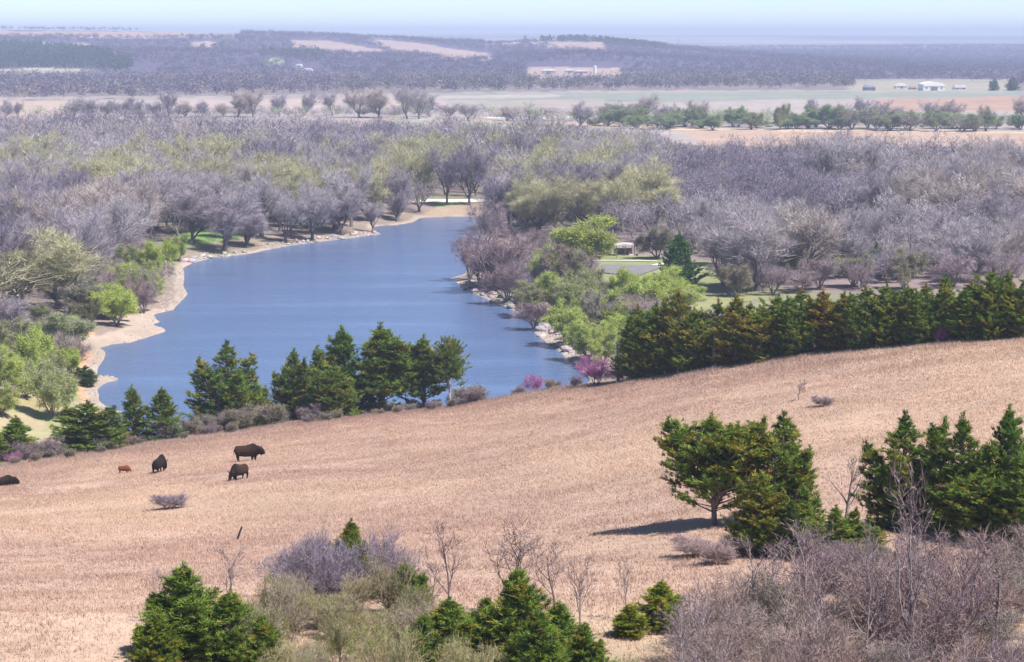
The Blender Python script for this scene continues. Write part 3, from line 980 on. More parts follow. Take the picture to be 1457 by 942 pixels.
# brush on the brow
GE = 'low bare brush along the brow of the hill'
for k in range(120):
    u = R.uniform(-20, 1480) if k < 74 else R.uniform(-10, 680)
    if 690 < u < 830 and R.random() < .4:
        continue
    a = (u - CX) / F * 1.01
    y = float(np.interp(a, RA, RDY)) + R.uniform(1, 11)
    x = a * y
    h = (R.uniform(1.4, 3.0) if k < 74 else R.uniform(.7, 1.3)) if u < 680 else R.uniform(.9, 1.7)
    if k >= 74:
        y -= R.uniform(0, 9); x = a * y
    shrub_at(LSH[k % 4], 'low_shrub', x, y, h, h * R.uniform(1.1, 1.7), None, 'shrub', GE, R.choice([(.2, .16, .17), (.3, .26, .27)]), R.choice([(.27, .21, .215), (.30, .235, .19), (.25, .20, .225)]),
             R.choice([None, None, (.24, .27, .10)]))
x, y, z = hit(240, 724)
shrub_at(LSH[0], 'low_shrub', x, y, 1.25, 2.6, 'low round mauve shrub alone on the grass below the bison', 'shrub', None, (.25, .2, .2), (.30, .235, .26))
x, y, z = hit(1170, 578)
shrub_at(LSH[1], 'low_shrub', x, y, .8, 2.0, 'sparse low shrub right of the little dark sapling on the upper slope', 'shrub', None, (.25, .2, .2), (.3, .23, .24))
x, y, z = hit(985, 760)
for k, (u, v) in enumerate([(985, 792), (1018, 802), (1048, 790)]):
    x, y, z = hit(u, v)
    shrub_at(LSH[k], 'low_shrub', x, y, 1.1, 2.2, None, 'shrub', 'low mauve shrubs below the flat-topped cedar', (.3, .24, .24), (.36, .27, .26))

# redbuds
GP = 'pink blossoming redbuds at the brow'
for lb, u, vt, y, w in [('bright magenta redbud alone at the brow against the water', 761, 531, 243, 36), ('large pink redbud left of the grey dead cedar', 848, 507, 233, 58),
                        ('smaller pink redbud touching the grey dead cedar', 884, 517, 231, 40), ('small purple redbud under the spiky cedars of the long row', 1341, 461, 203, 28),
                        ('low pink redbud at the far left of the brow', 18, 653, 219, 26)]:
    x, y, z, h, mp = place(u, vt, y=y)
    e = plant(BSH[1], 'redbud_tree', x, y, z, max(h, 1.3), w * mp, RNG.uniform(0, 6), (.25, .18, .2), (.38, .14, .30), (.52, .20, .46), crown_name='twigs', lmat=M_BLOSSOM)
    tag(e, lb, 'redbud', GP)

# ------------------------------------------------------------------ valley: named trees
GV = 'green budding trees on the lake banks'
YG = (.48, .58, .10)
for lb, u, vt, vb, w, lf, cr, k in [
        ('yellow-green tree on the grassy left bank', 32, 474, 555, 92, (.48, .57, .13), (.36, .38, .15), 0),
        ('pale half-leafed tree in front of the yellow-green bank tree', 75, 516, 597, 76, (.45, .50, .18), (.36, .35, .22), 1),
        ('green tree above the orange grass strip', 92, 443, 505, 74, (.34, .40, .17), (.33, .29, .27), 2),
        ('rounded yellow-green bush on the pale shore', 166, 411, 463, 66, YG, (.36, .38, .15), 3),
        ('dark olive bush on the pale shore left of the rounded bush', 122, 425, 472, 44, (.17, .19, .07), (.2, .16, .12), 4),
        ('tall yellow-green tree at the corner of the left shore', 218, 342, 410, 66, YG, (.36, .38, .15), 0),
        ('yellow-green tree behind the shore corner, left of the tall one', 178, 348, 405, 60, (.32, .40, .12), (.3, .26, .18), 1),
        ('slim green tree where the green grass bank meets the shore', 255, 333, 372, 30, (.33, .45, .09), (.3, .27, .16), 2),
        ('greyish budding tree below the shore corner', 200, 378, 430, 60, None, (.30, .23, .25), 3),
        ('green bush at the left edge under the wood', 62, 430, 470, 50, (.28, .32, .12), (.28, .22, .2), 4),
        ('yellow-green tree on the rocky right bank', 775, 352, 425, 62, YG, (.36, .38, .15), 1),
        ('broad yellow-green tree behind the rocky right bank', 832, 308, 388, 92, (.45, .51, .11), (.36, .38, .15), 2),
        ('mauve round tree overhanging the water at the right bank', 700, 318, 412, 96, None, (.30, .215, .23), 3),
        ('brownish tree hanging over the water beside the mauve round one', 668, 335, 398, 52, None, (.3, .22, .22), 0),
        ('mauve bush tree above the riprap, below the round mauve tree', 722, 375, 432, 66, None, (.31, .22, .23), 1),
        ('pale green tree low on the right bank beside the riprap', 805, 428, 492, 66, (.46, .54, .13), (.36, .38, .15), 4),
        ('grey-green tree in the middle of the right bank brush', 852, 415, 480, 70, (.34, .33, .24), (.32, .26, .27), 0),
        ('bright yellow-green tree below the car park', 905, 398, 462, 84, (.48, .58, .12), (.36, .38, .15), 1),
        ('bright low bush behind the leaning dark spruce', 945, 380, 435, 60, (.48, .58, .12), (.36, .38, .15), 2),
        ('yellow-green shrub tree above the pink redbuds', 838, 455, 512, 66, (.47, .55, .13), (.36, .38, .15), 3),
        ('mauve shrub tree between bright bushes under the car park', 870, 395, 440, 62, None, (.31, .24, .28), 4),
        ('olive tree left of the picnic shelter', 848, 322, 368, 46, (.30, .27, .15), (.3, .24, .22), 0),
        ('grey budding tree behind the car park kerb', 935, 322, 368, 56, (.32, .29, .2), (.32, .27, .26), 1),
        ('small yellow-green bush at the foot of the leaning spruce', 985, 404, 424, 40, YG, (.36, .38, .15), 2),
        ('mauve-grey tree leaning over the far channel above the overhanging trees', 694, 284, 345, 60, None, (.32, .25, .27), 3),
        ('small mauve tree at the far right corner of the lake', 708, 276, 322, 56, None, (.33, .265, .28), 4),
        ('mauve budding tree filling the bank between the two yellow-green right bank trees', 805, 345, 425, 70, (.33, .28, .2), (.32, .25, .26), 3),
        ('greenish tree in the hollow above the riprap', 750, 400, 452, 54, (.33, .36, .14), (.32, .26, .24), 2),
        ('dull mauve bush at the top of the riprap', 760, 425, 470, 50, None, (.3, .22, .24), 4),
        ('yellow-green tree between car park and pale green riprap tree', 830, 388, 450, 72, (.37, .44, .14), (.32, .28, .2), 1),
        ('soft green bush under the bright tree below the car park', 880, 430, 478, 66, (.45, .54, .12), (.36, .38, .15), 2),
        ('light green bush left of the first dark row cedars', 898, 448, 500, 58, (.47, .55, .13), (.36, .38, .15), 3),
        ('pale green bush behind the large pink redbud', 858, 470, 520, 56, (.47, .55, .13), (.36, .38, .15), 0),
        ('mauve tree behind the broad yellow-green right bank tree', 768, 322, 376, 72, None, (.33, .26, .27), 1),
        ('mauve brown tree deep behind the overhanging trees', 735, 335, 395, 70, None, (.32, .24, .26), 2),
        ('green-tinged tree at the left edge, beneath the mauve low tree', 12, 452, 512, 70, (.33, .36, .15), (.32, .26, .24), 3),
        ('light green bush at the left edge beside the yellow-green bank tree', -6, 500, 560, 60, (.47, .55, .13), (.36, .38, .15), 4),
        ('mauve bush between rounded shore bush and dark olive bush', 150, 392, 440, 54, None, (.3, .23, .25), 0),
        ('brown-mauve bush on the shore right of the rounded bush', 205, 395, 446, 48, None, (.31, .23, .23), 1),
        ('pale grey-green sapling clump behind the rounded shore bush', 120, 395, 450, 60, (.32, .32, .2), (.33, .29, .28), 2),
        ('olive bush behind the grey cottonwood clump', 1048, 372, 422, 50, (.31, .28, .16), (.3, .24, .24), 3),
        ('low mauve tree left of the short spruce', 1165, 362, 412, 56, None, (.32, .25, .27), 4),
        ('low mauve-grey tree between the two small spruces', 1224, 366, 412, 52, None, (.33, .26, .28), 0),
        ('olive low tree right of the tall small spruce', 1285, 358, 412, 66, (.31, .29, .16), (.32, .26, .26), 1),
        ('mauve low tree beneath the wide pale cottonwood', 1355, 358, 408, 62, None, (.33, .26, .28), 2),
        ('grey low tree at the right edge above the row\'s end', 1425, 356, 404, 64, None, (.34, .28, .29), 3),
        ('dull mauve low tree at the foot of the pale twisted cottonwood', 1100, 376, 420, 60, None, (.32, .25, .27), 0)]:
    bare(GRN[k], 'budding_tree', lb, 'budding tree', GV, u, vt, vb=vb, w=w, bark=(.2, .16, .14), crown=cr, leaf=lf)

GN = 'leafing thicket along the lake banks'
bk_ = random.Random(21)
areas = [([(-15, 505), (60, 470), (105, 470), (112, 500), (100, 560), (-15, 600)], 17, (34, 62)), ([(118, 455), (150, 405), (200, 372), (250, 352), (252, 392), (238, 420), (205, 440), (150, 462)], 15, (30, 56)),
         ([(775, 425), (830, 402), (848, 442), (950, 440), (985, 416), (1000, 428), (930, 470), (880, 505), (835, 512), (800, 480)], 20, (34, 62)), ([(665, 402), (720, 385), (770, 400), (770, 440), (730, 428)], 10, (34, 62)), ([(1010, 408), (1110, 418), (1300, 405), (1450, 398), (1450, 384), (1200, 388), (1020, 395)], 16, (30, 50))]
for ai, (poly, cnt, (ha, hb_)) in enumerate(areas):
    px = [p[0] for p in poly]; py = [p[1] for p in poly]
    got = 0
    while got < cnt:
        u, v = bk_.uniform(min(px), max(px)), bk_.uniform(min(py), max(py))
        if not inpoly(np.array([u]), np.array([v]), poly)[0]:
            continue
        x, y, z, h, mp = place(u, v - bk_.uniform(ha, hb_), v)
        if z < .5 or lake_sd(np.array([x]), np.array([y]))[0] < 1.5:
            continue
        got += 1
        if bk_.random() < (.72 if ai < 3 else .2):
            lf, cr = bk_.choice([((.48, .58, .10), (.38, .42, .14)), ((.45, .53, .13), (.36, .36, .18)), ((.34, .40, .13), (.32, .28, .2))])
        else:
            lf, cr = None, bk_.choice([(.33, .26, .27), (.36, .29, .27), (.30, .25, .29)])
        e = plant(GRN[bk_.randrange(5)], 'budding_shrub', x, y, z, h, bk_.uniform(40, 70) * mp, bk_.uniform(0, 6.28), (.2, .16, .14), cr, lf, crown_name='twigs', trunk_name='stems')
        tag(e, None, 'shrub', GN)

# ------------------------------------------------------------------ bare woods
PALE, MAUVE, DUSK, YEL, TANC = (.40, .355, .37), (.36, .31, .34), (.255, .215, .265), (.43, .40, .25), (.44, .37, .34)
heroes = [  # u, top, base, width, crown tint, label
    (742, 236, 322, 100, PALE, 'pale round cottonwood at the point where the right bank begins'),
    (800, 250, 320, 70, PALE, 'pale cottonwood right of the round one at the point'),
    (636, 205, 292, 62, DUSK, 'dark tall cottonwood at the head of the lake, left of a pair'),
    (668, 198, 292, 66, DUSK, 'tallest dark cottonwood standing by the gravel strip at the lake head'),
    (1080, 295, 414, 118, PALE, 'pale twisted cottonwood at the left of the clump behind the cedar row'),
    (1030, 310, 408, 84, PALE, 'pale cottonwood between the leaning spruce and the clump'),
    (1140, 288, 400, 112, (.42, .36, .33), 'broad pale cottonwood in the middle of the clump behind the cedar row'),
    (1190, 300, 395, 96, PALE, 'pale cottonwood at the right of the clump, behind the short spruce'),
    (1212, 250, 318, 70, PALE, 'pale fan-shaped cottonwood rising alone from dark wood above the spruces'),
    (1303, 268, 326, 74, PALE, 'pale cottonwood in dark wood right of the fan-shaped one'),
    (1388, 318, 402, 118, PALE, 'wide pale cottonwood above the right part of the cedar row'),
    (1440, 310, 392, 84, TANC, 'pale cottonwood near the right picture edge above the cedar row'),
    (1330, 345, 396, 60, PALE, 'small pale cottonwood left of the wide one above the cedar row'),
    (48, 330, 418, 108, TANC, 'spreading grey cottonwood at the left picture edge, crown reddish'),
    (140, 290, 382, 120, PALE, 'leaning dark-limbed cottonwood behind the yellow-green shore trees'),
    (190, 285, 372, 100, PALE, 'dark-limbed cottonwood leaning right beside the other leaning one'),
    (20, 415, 485, 70, MAUVE, 'mauve low tree at the left picture edge above the yellow-green bank'),
    (300, 245, 330, 76, MAUVE, 'dark-limbed cottonwood behind the green grass bank'),
    (405, 270, 345, 70, PALE, 'cottonwood leaning over the left shore right of the green bank'),
    (350, 285, 350, 60, MAUVE, 'low cottonwood at the water right of the green grass bank'),
    (488, 270, 335, 60, MAUVE, 'upright cottonwood at the water near the end of the left shore'),
    (530, 285, 331, 44, PALE, 'small tree leaning right at the tip of the left shore'),
    (445, 262, 342, 70, PALE, 'cottonwood leaning right over the middle of the left shore'),
    (565, 262, 316, 56, MAUVE, 'bare tree behind the tip of the left shore'),
]
WOODS = []        # x, y, h, w, tint, label
for u, vt, vb, w, c, lb in heroes:
    x, y, z, h, mp = place(u, vt, vb)
    WOODS.append([x, y, h, w * mp, c, lb])
wl = [at(u, v, 2) for u, v in [(-120, 480), (60, 462), (110, 420), (160, 375), (240, 345), (262, 348), (300, 352), (400, 343), (520, 328), (600, 300), (640, 292), (690, 285), (700, 240), (720, 222), (560, 214), (300, 208), (-200, 208)]]
wr = [at(u, v, 2) for u, v in [(700, 283), (712, 318), (760, 330), (850, 335), (950, 352), (1010, 372), (1060, 405), (1180, 392), (1300, 398), (1457, 395), (1650, 400), (1650, 250), (1457, 246), (1240, 244), (1000, 240), (880, 226), (720, 222), (700, 240)]]
clear = [at(u, v, 2) for u, v in [(595, 312), (600, 296), (612, 281), (712, 280), (720, 314)]]
lot = [at(u, v, 2) for u, v in [(840, 395), (845, 350), (920, 345), (960, 372), (1050, 400), (960, 420)]]
grid = {}
rw = random.Random(77)


def free(x, y, d):
    gx, gy = int(x // 8), int(y // 8)
    for i in range(gx - 2, gx + 3):
        for j in range(gy - 2, gy + 3):
            for (px, py) in grid.get((i, j), ()):
                if (px - x) ** 2 + (py - y) ** 2 < d * d:
                    return False
    return True


def addg(x, y):
    grid.setdefault((int(x // 8), int(y // 8)), []).append((x, y))


for w_ in WOODS:
    addg(w_[0], w_[1])
for poly, nmax, side in ((wl, 1500, 0), (wr, 1700, 1)):
    px = [p[0] for p in poly]; py = [p[1] for p in poly]
    cand = np.stack([RNG.uniform(min(px), max(px), 26000), RNG.uniform(min(py), max(py), 26000)], 1)
    ok = inpoly(cand[:, 0], cand[:, 1], poly) & ~inpoly(cand[:, 0], cand[:, 1], clear) & ~inpoly(cand[:, 0], cand[:, 1], lot)
    ok &= lake_sd(cand[:, 0], cand[:, 1]) > 4
    cand = cand[ok]
    cand = cand[np.abs(cand[:, 0] / cand[:, 1]) < .285]
    tone = fbm(cand[:, 0], cand[:, 1], 75, 91)
    ton2 = fbm(cand[:, 0], cand[:, 1], 130, 95)
    gap = vnoise(cand[:, 0], cand[:, 1], 26, 99)
    cand, tone, ton2 = cand[gap > .2], tone[gap > .2], ton2[gap > .2]
    cnt = 0
    for (x, y), t1, t2 in zip(cand, tone, ton2):
        if not free(x, y, 8.2):
            continue
        addg(x, y)
        pu = project(x, y, 6)[0]
        if side == 1 and y > 560 and t2 > .36 and pu > 930:
            c = DUSK; h = rw.uniform(9, 14)
        elif side == 1 and y < 560:
            c = rw.choice([PALE, MAUVE]); h = rw.uniform(9, 14)
        else:
            c = PALE if t1 > .52 else MAUVE
            h = rw.uniform(13, 19.5)
            if t2 > .54 and rw.random() < .55:
                c = YEL
            elif t2 < .40 and rw.random() < .4:
                c = TANC
            if t1 < .38:
                c = DUSK
        j = rw.uniform(.88, 1.12)
        WOODS.append([x, y, h, h * rw.uniform(.8, 1.12), tuple(k * j for k in c), None])
        cnt += 1
        if cnt >= nmax:
            break
HEDGE = []
for u, vt, vb, w in [(8, 140, 170, 24), (24, 142, 170, 22), (105, 140, 168, 40), (128, 137, 168, 40), (150, 142, 168, 36), (175, 140, 168, 40), (200, 136, 168, 36), (225, 142, 168, 40), (240, 126, 166, 40), (265, 142, 168, 36), (290, 142, 167, 36), (318, 146, 167, 30),
                     (338, 126, 166, 36), (360, 124, 167, 46), (398, 134, 166, 30), (433, 128, 165, 40), (473, 127, 164, 34), (512, 124, 168, 46), (540, 120, 168, 46), (580, 118, 170, 48), (596, 122, 170, 40), (612, 130, 166, 34), (640, 146, 170, 36), (665, 148, 172, 34),
                     (722, 150, 172, 40), (752, 152, 172, 36), (790, 152, 172, 40), (826, 142, 180, 36), (860, 142, 178, 46), (890, 146, 176, 46), (915, 132, 178, 48), (940, 146, 176, 40), (990, 142, 178, 36), (1155, 138, 170, 30), (1222, 136, 170, 40), (1250, 142, 172, 34), (1275, 150, 176, 40), (1325, 142, 172, 40), (1350, 140, 174, 44), (1450, 136, 172, 34)]:
    x, y, z, h, mp = place(u, vt, vb)
    HEDGE.append((x, y, z, h, w * mp))

WOODS.sort(key=lambda w_: -w_[2] / w_[1])
NTREE = 225
seen_ = [w_ for w_ in WOODS if not w_[5] and abs(w_[0] / w_[1]) < .25]
keep = [w_ for w_ in WOODS if w_[5]] + seen_[:NTREE]
ids_ = {id(w_) for w_ in keep}
rest = [w_ for w_ in WOODS if id(w_) not in ids_]
VALLEY = []
for k, (x, y, h, w, c, lb) in enumerate(keep):
    P = COT[k % len(COT)]
    yel = c[1] > .88 * c[0] and c[2] < .7 * c[0]
    e = plant(P, 'bare_tree', x, y, h1(x, y), h, w * 1.05, rw.uniform(0, 6.28), tuple(q * .36 for q in c), c, (.44, .44, .17) if yel else None, trunk_name='trunk')
    tag(e, lb, 'bare tree', 'bare cottonwoods of the valley wood')
    VALLEY.append((e, x, y, h, c))
for k, (x, y, z, h, w) in enumerate(HEDGE):
    P = COT[(k * 2) % len(COT)]
    e = plant(P, 'bare_tree', x, y, z, h, w, rw.uniform(0, 6.28), (.13, .11, .12), rw.choice([MAUVE, PALE, TANC]), None)
    tag(e, None, 'bare tree', 'bare trees along the field edge beyond the wood')
GREENROW = []
gr = random.Random(8)
for k in range(40):
    u = 850 + k * 15.6 + gr.uniform(-11, 11)
    x, y, z, h, mp = place(u, gr.uniform(148, 170), 183 + (u - 870) * .006 + gr.uniform(-4, 1.5))
    lf = gr.choice([(.30, .44, .13), (.26, .38, .14), (.33, .40, .16)]) if gr.random() < .85 else None
    e = plant(GRN[k % 5], 'budding_tree', x, y, z, h, gr.uniform(26, 58) * mp, gr.uniform(0, 6), (.14, .12, .12), (.27, .25, .2), lf)
    tag(e, None, 'budding tree', 'budding trees in the row before the pink field')
    GREENROW.append(e)


# ---- far woods, one mass
def lod(P, n, wd, rg):
    V, Fc, T = P['crown']
    idx = rg.choice(len(Fc), n, replace=False)
    tv = V.reshape(-1, 3, 3)[idx]
    mid = (tv[:, 0] + tv[:, 1]) / 2
    d = tv[:, 2] - mid
    Ln = np.linalg.norm(d, axis=1)
    v, f = blades(mid, unit(d), Ln * 1.15, np.full(n, wd), rg)
    k = 4 * 46
    return v, f, (P['trunk'][0], P['trunk'][1])


def mass(name, items, rg, n, wd, label, trunk=True):
    ms = []
    protos = [lod(P, n, wd, rg) for P in COT[:6]]
    for i, (x, y, z, h, w, c) in enumerate(items):
        v, f, (tv, tf) = protos[i % 6]
        P = COT[i % 6]
        a = rg.uniform(0, 6.28)
        s, sw = h / P['h'], w / 2 / P['r']
        ca, sa = math.cos(a), math.sin(a)
        M = np.array([[ca * sw, -sa * sw, 0], [sa * sw, ca * sw, 0], [0, 0, s]])
        o = np.array([x, y, z])
        t = np.repeat(rg.uniform(.8, 1.2, n), 3)[:, None] * np.array(c)
        ms.append((v @ M.T + o, f, t))
        if trunk:
            m = 8 * 50
            ms.append((tv[:m] @ M.T + o, tri(tf[(tf < m).all(1)]), np.array(c) * .5))
    V, Fc, T = cat(ms)
    o = put(name, mesh(name, V, Fc, T), M_TWIG)
    return tag(o, label, kind='stuff')


rg = np.random.default_rng(3)
it = [(x, y, z, h * rg.uniform(.75, 1.15), w * 1.1, tuple(q * j_ for q in c)) for j_, (x, y, h, w, c, _), z in zip(rg.uniform(.72, 1.1, len(rest)), rest, H(np.array([q[0] for q in rest]), np.array([q[1] for q in rest])))]
mass('valley_woods', it, rg, 1700, .085, 'deep bare wood filling the valley floor behind the nearer cottonwoods')

# low brush under the trees
ub = []
uc = []
for (x, y, h, w, c, _) in WOODS:
    if y < 760:
        for k in range(4 if x > 0 and y < 580 else 3):
            a, r_ = rw.uniform(0, 6.28), rw.uniform(1, 7)
            uc.append((x + r_ * math.cos(a), y + r_ * math.sin(a)))
for poly, n_ in ((wr, 5200), (wl, 1500)):
    px = [p[0] for p in poly]; py = [p[1] for p in poly]
    q = np.stack([RNG.uniform(min(px), max(px), n_), RNG.uniform(min(py), min(py) + 190, n_)], 1)
    uc += [tuple(p) for p in q[inpoly(q[:, 0], q[:, 1], poly) & (np.abs(q[:, 0] / q[:, 1]) < .28)]]
uc = np.array(uc)
uz = H(uc[:, 0], uc[:, 1])
uok = (uz > .9) & ~inpoly(uc[:, 0], uc[:, 1], lot) & ~inpoly(uc[:, 0], uc[:, 1], clear) & (lake_sd(uc[:, 0], uc[:, 1]) > 3)
for (ux, uy), z in zip(uc[uok], uz[uok]):
    ub.append((ux, uy, z - .3, rw.uniform(2.2, 5.5), rw.uniform(3.5, 7), rw.choice([MAUVE, MAUVE, DUSK, TANC, (.33, .29, .24), (.30, .30, .18)])))
rg = np.random.default_rng(31)
mass('undergrowth', ub, rg, 200, .09, 'tangled low brush under the bare valley trees', False)

hb = []
for k in range(820):
    u = rw.uniform(-30, 1500)
    if 20 < u < 88 and rw.random() < .8:
        continue
    v = np.interp(u, [0, 600, 700, 860, 1457], [167.5, 169, 172, 181, 187]) - abs(rw.gauss(0, 2.2)) * (1 if u < 640 else 2.6)
    bx, by = at(u, v, 2)
    gq = rw.random() < (.15 if u < 640 else .25 if u < 850 else .6)
    hb.append((bx, by, h1(bx, by) - .4, rw.uniform(4, 10) if u < 850 else rw.uniform(4, 10), rw.uniform(7, 13), (.27, .36, .15) if gq else rw.choice([MAUVE, DUSK, TANC])))
mass('hedgerow_brush', hb, np.random.default_rng(5), 260, .22, 'low hedgerow brush under the field-edge trees beyond the wood', False)

# woods on the bluffs and the far plain
far_it = []
dark_it = []
xx = RNG.uniform(-1, 1, 90000); yy = 1650 * (RNG.uniform(0, 1, 90000) * ((6500 / 1650) ** 1.0 - 1) + 1)
xx = xx * .275 * yy
zz = H(xx, yy)
uu, vv, _ = project(xx, yy, zz)
opens = [[(60, 44), (340, 46), (345, 53), (200, 55), (0, 52), (-400, 52), (-400, 40)], [(408, 57), (470, 58), (545, 72), (550, 80), (505, 80), (420, 68)], [(520, 55), (600, 62), (700, 78), (703, 87), (640, 86), (560, 72)],
         [(676, 54), (745, 54), (745, 62), (690, 64)], [(745, 58), (860, 60), (860, 75), (800, 70)], [(-100, 99), (60, 97), (130, 99), (180, 107), (100, 110), (-100, 107)], [(60, 61), (130, 62), (130, 70), (60, 69)],
         [(745, 92), (885, 94), (885, 121), (745, 120)], [(265, 60), (300, 58), (325, 66), (275, 70)], [(185, 96), (225, 96), (225, 110), (185, 110)], [(418, 92), (455, 92), (455, 107), (418, 107)], [(-600, 146), (90, 144), (240, 142), (600, 135), (900, 131), (2000, 128.5), (2000, 300), (-600, 300)],
         [(1215, 117), (1440, 117), (1440, 130), (1215, 130)]]
ok = np.ones(len(xx), bool)
for poly in opens:
    ok &= ~inpoly(uu, vv, poly)
dk = inpoly(uu, vv, [(-80, 68), (60, 62), (150, 76), (195, 92), (180, 104), (130, 98), (-80, 96)]) | inpoly(uu, vv, [(275, 64), (320, 66), (330, 72), (280, 72)]) | (inpoly(uu, vv, [(360, 70), (460, 72), (470, 90), (380, 82)]) & (RNG.random(len(xx)) < .3)) \
    | inpoly(uu, vv, [(740, 55), (900, 60), (1000, 70), (1000, 73), (900, 66), (745, 59)])
dens = np.where(dk, 1, .6 + .5 * (fbm(xx, yy, 220, 77) - .4))
ok &= RNG.random(len(xx)) < dens * .6
for x, y, z, v, d in zip(xx[ok], yy[ok], zz[ok], vv[ok], dk[ok]):
    if d:
        dark_it.append((x, y, z, rw.uniform(8, 12), 0))
    else:
        g = rw.random()
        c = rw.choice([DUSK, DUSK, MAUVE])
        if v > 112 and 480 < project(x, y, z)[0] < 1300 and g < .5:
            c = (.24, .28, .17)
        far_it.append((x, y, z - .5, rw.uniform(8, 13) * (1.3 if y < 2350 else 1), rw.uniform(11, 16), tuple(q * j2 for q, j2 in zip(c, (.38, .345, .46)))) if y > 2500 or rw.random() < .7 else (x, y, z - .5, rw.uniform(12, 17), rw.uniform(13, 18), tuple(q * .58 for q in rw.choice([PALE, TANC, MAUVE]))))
print('far', len(far_it), len(dark_it), 'woods', len(WOODS))
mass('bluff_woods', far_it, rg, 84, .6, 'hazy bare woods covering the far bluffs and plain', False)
# cedar stand on the bluff
ms = []
for (x, y, z, h, _) in dark_it:
    n = 34
    zf = rg.random(n)
    rr = (1 - zf ** 1.5) * h * .36
    an = rg.uniform(0, 6.28, n)
    P0 = np.stack([x + rr * np.cos(an) * .7, y + rr * np.sin(an) * .7, z + zf * h * .95], 1)
    D = unit(np.stack([np.cos(an), np.sin(an), np.full(n, .7)], 1))
    v, f = blades(P0, D, np.full(n, 2.6), np.full(n, 1.9), rg)
    ms.append((v, f, np.array([.045, .085, .05]) * rg.uniform(.8, 1.2)))
V, Fc, T = cat(ms)
tag(put('bluff_cedars', mesh('bluff_cedars', V, Fc, T), M_CEDAR), 'dark cedar woods on the far bluffs', kind='stuff')

# ------------------------------------------------------------------ grass on the hill
n = 620000
ga = RNG.uniform(-.285, .285, n)
gy = np.sqrt(RNG.uniform(72 ** 2, 268 ** 2, n))
keepg = gy < np.interp(ga, RA, RDY) + 16
ga, gy = ga[keepg], gy[keepg]
gx = ga * gy
gz = H(gx, gy)
clump = fbm(gx, gy, 3.2, 66, 2)
big = fbm(gx + gy * .35, gy * .6, 26, 67)
hgt = (.11 + .16 * clump ** 1.5) * RNG.uniform(.7, 1.25, len(gx))
weed = (RNG.random(len(gx)) < .0035 * np.clip((fbm(gx, gy, 9, 71) - .35) * 5, 0, 2)) & (gy > 86)
hgt = np.where(weed, hgt * 2.2, hgt) * (1 + .9 * np.clip((gy - np.interp(ga, RA, RDY) + 25) / 25, 0, 1))
B = 3
P = np.repeat(np.stack([gx, gy, gz - .03], 1), B, 0)
P[:, :2] += RNG.normal(0, .09, (len(P), 2))
D = unit(np.stack([RNG.normal(-.12, .38, len(P)), RNG.normal(0, .38, len(P)), np.ones(len(P))], 1))
V, Fc = blades(P, D, np.repeat(hgt, B) * RNG.uniform(.7, 1.3, len(P)), RNG.uniform(.02, .038, len(P)), RNG)
ca, cb, cc = np.array([.66, .475, .345]), np.array([.52, .345, .28]), np.array([.38, .25, .22])
k = np.clip((big - .40) * 4 + (fbm(gx, gy, 60, 69) - .5) * 2 + RNG.normal(0, .25, len(gx)), 0, 1)[:, None]
col = ca * (1 - k) + cb * k
d_ = (RNG.random(len(gx)) < .03)[:, None]
col = np.where(d_, cc, col)
col = np.where(weed[:, None], np.array([.36, .25, .20]), col)
D2 = np.interp(ga, RA, RDY)
e_ = (np.clip((gy - D2 + 12 + 10 * (clump - .5)) / 20, 0, 1) * .85)[:, None]
col = col * (1 - e_) + np.array([.34, .25, .235]) * e_
col = col * RNG.uniform(.9, 1.1, (len(gx), 1))
tag(put('prairie_grass', mesh('prairie_grass', V, Fc, np.repeat(col, B * 3, 0)), M_GRASS), 'dry tan prairie grass covering the near hill', kind='stuff')

# ------------------------------------------------------------------ lake bank stone
def rock_mesh(seed):
    r = np.random.default_rng(seed)
    import bmesh
    bm = bmesh.new()
    bmesh.ops.create_icosphere(bm, subdivisions=2, radius=1)
    for v in bm.verts:
        c = v.co
        k = 1 + .25 * math.sin(3 * c.x + seed) * math.cos(4 * c.y - seed) + r.normal(0, .07)
        v.co = c * k
    for ax in range(6):      # broken flat faces
        nrm = r.normal(size=3); nrm /= np.linalg.norm(nrm)
        for v in bm.verts:
            q = v.co.x * nrm[0] + v.co.y * nrm[1] + v.co.z * nrm[2]
            if q > .72:
                for j in range(3):
                    v.co[j] -= (q - .72) * nrm[j]
    V = np.array([v.co[:] for v in bm.verts]); bm.verts.index_update()
    Fc = np.array([[v.index for v in f.verts] for f in bm.faces])
    bm.free()
    return mesh('boulder', V, Fc)


ROCKS = [rock_mesh(i) for i in range(5)]
lk = np.array(LAKE)
seglen = np.hypot(*(np.roll(lk, -1, 0) - lk).T)
rr = random.Random(4)


def shore_point(i, t, off):
    a, b = lk[i], lk[(i + 1) % len(lk)]
    d = (b - a) / np.hypot(*(b - a))
    nrm = np.array([-d[1], d[0]])
    p = a + (b - a) * t + nrm * off
    if inpoly(np.array([p[0]]), np.array([p[1]]), LAKE)[0]:
        p = a + (b - a) * t - nrm * off
    return p


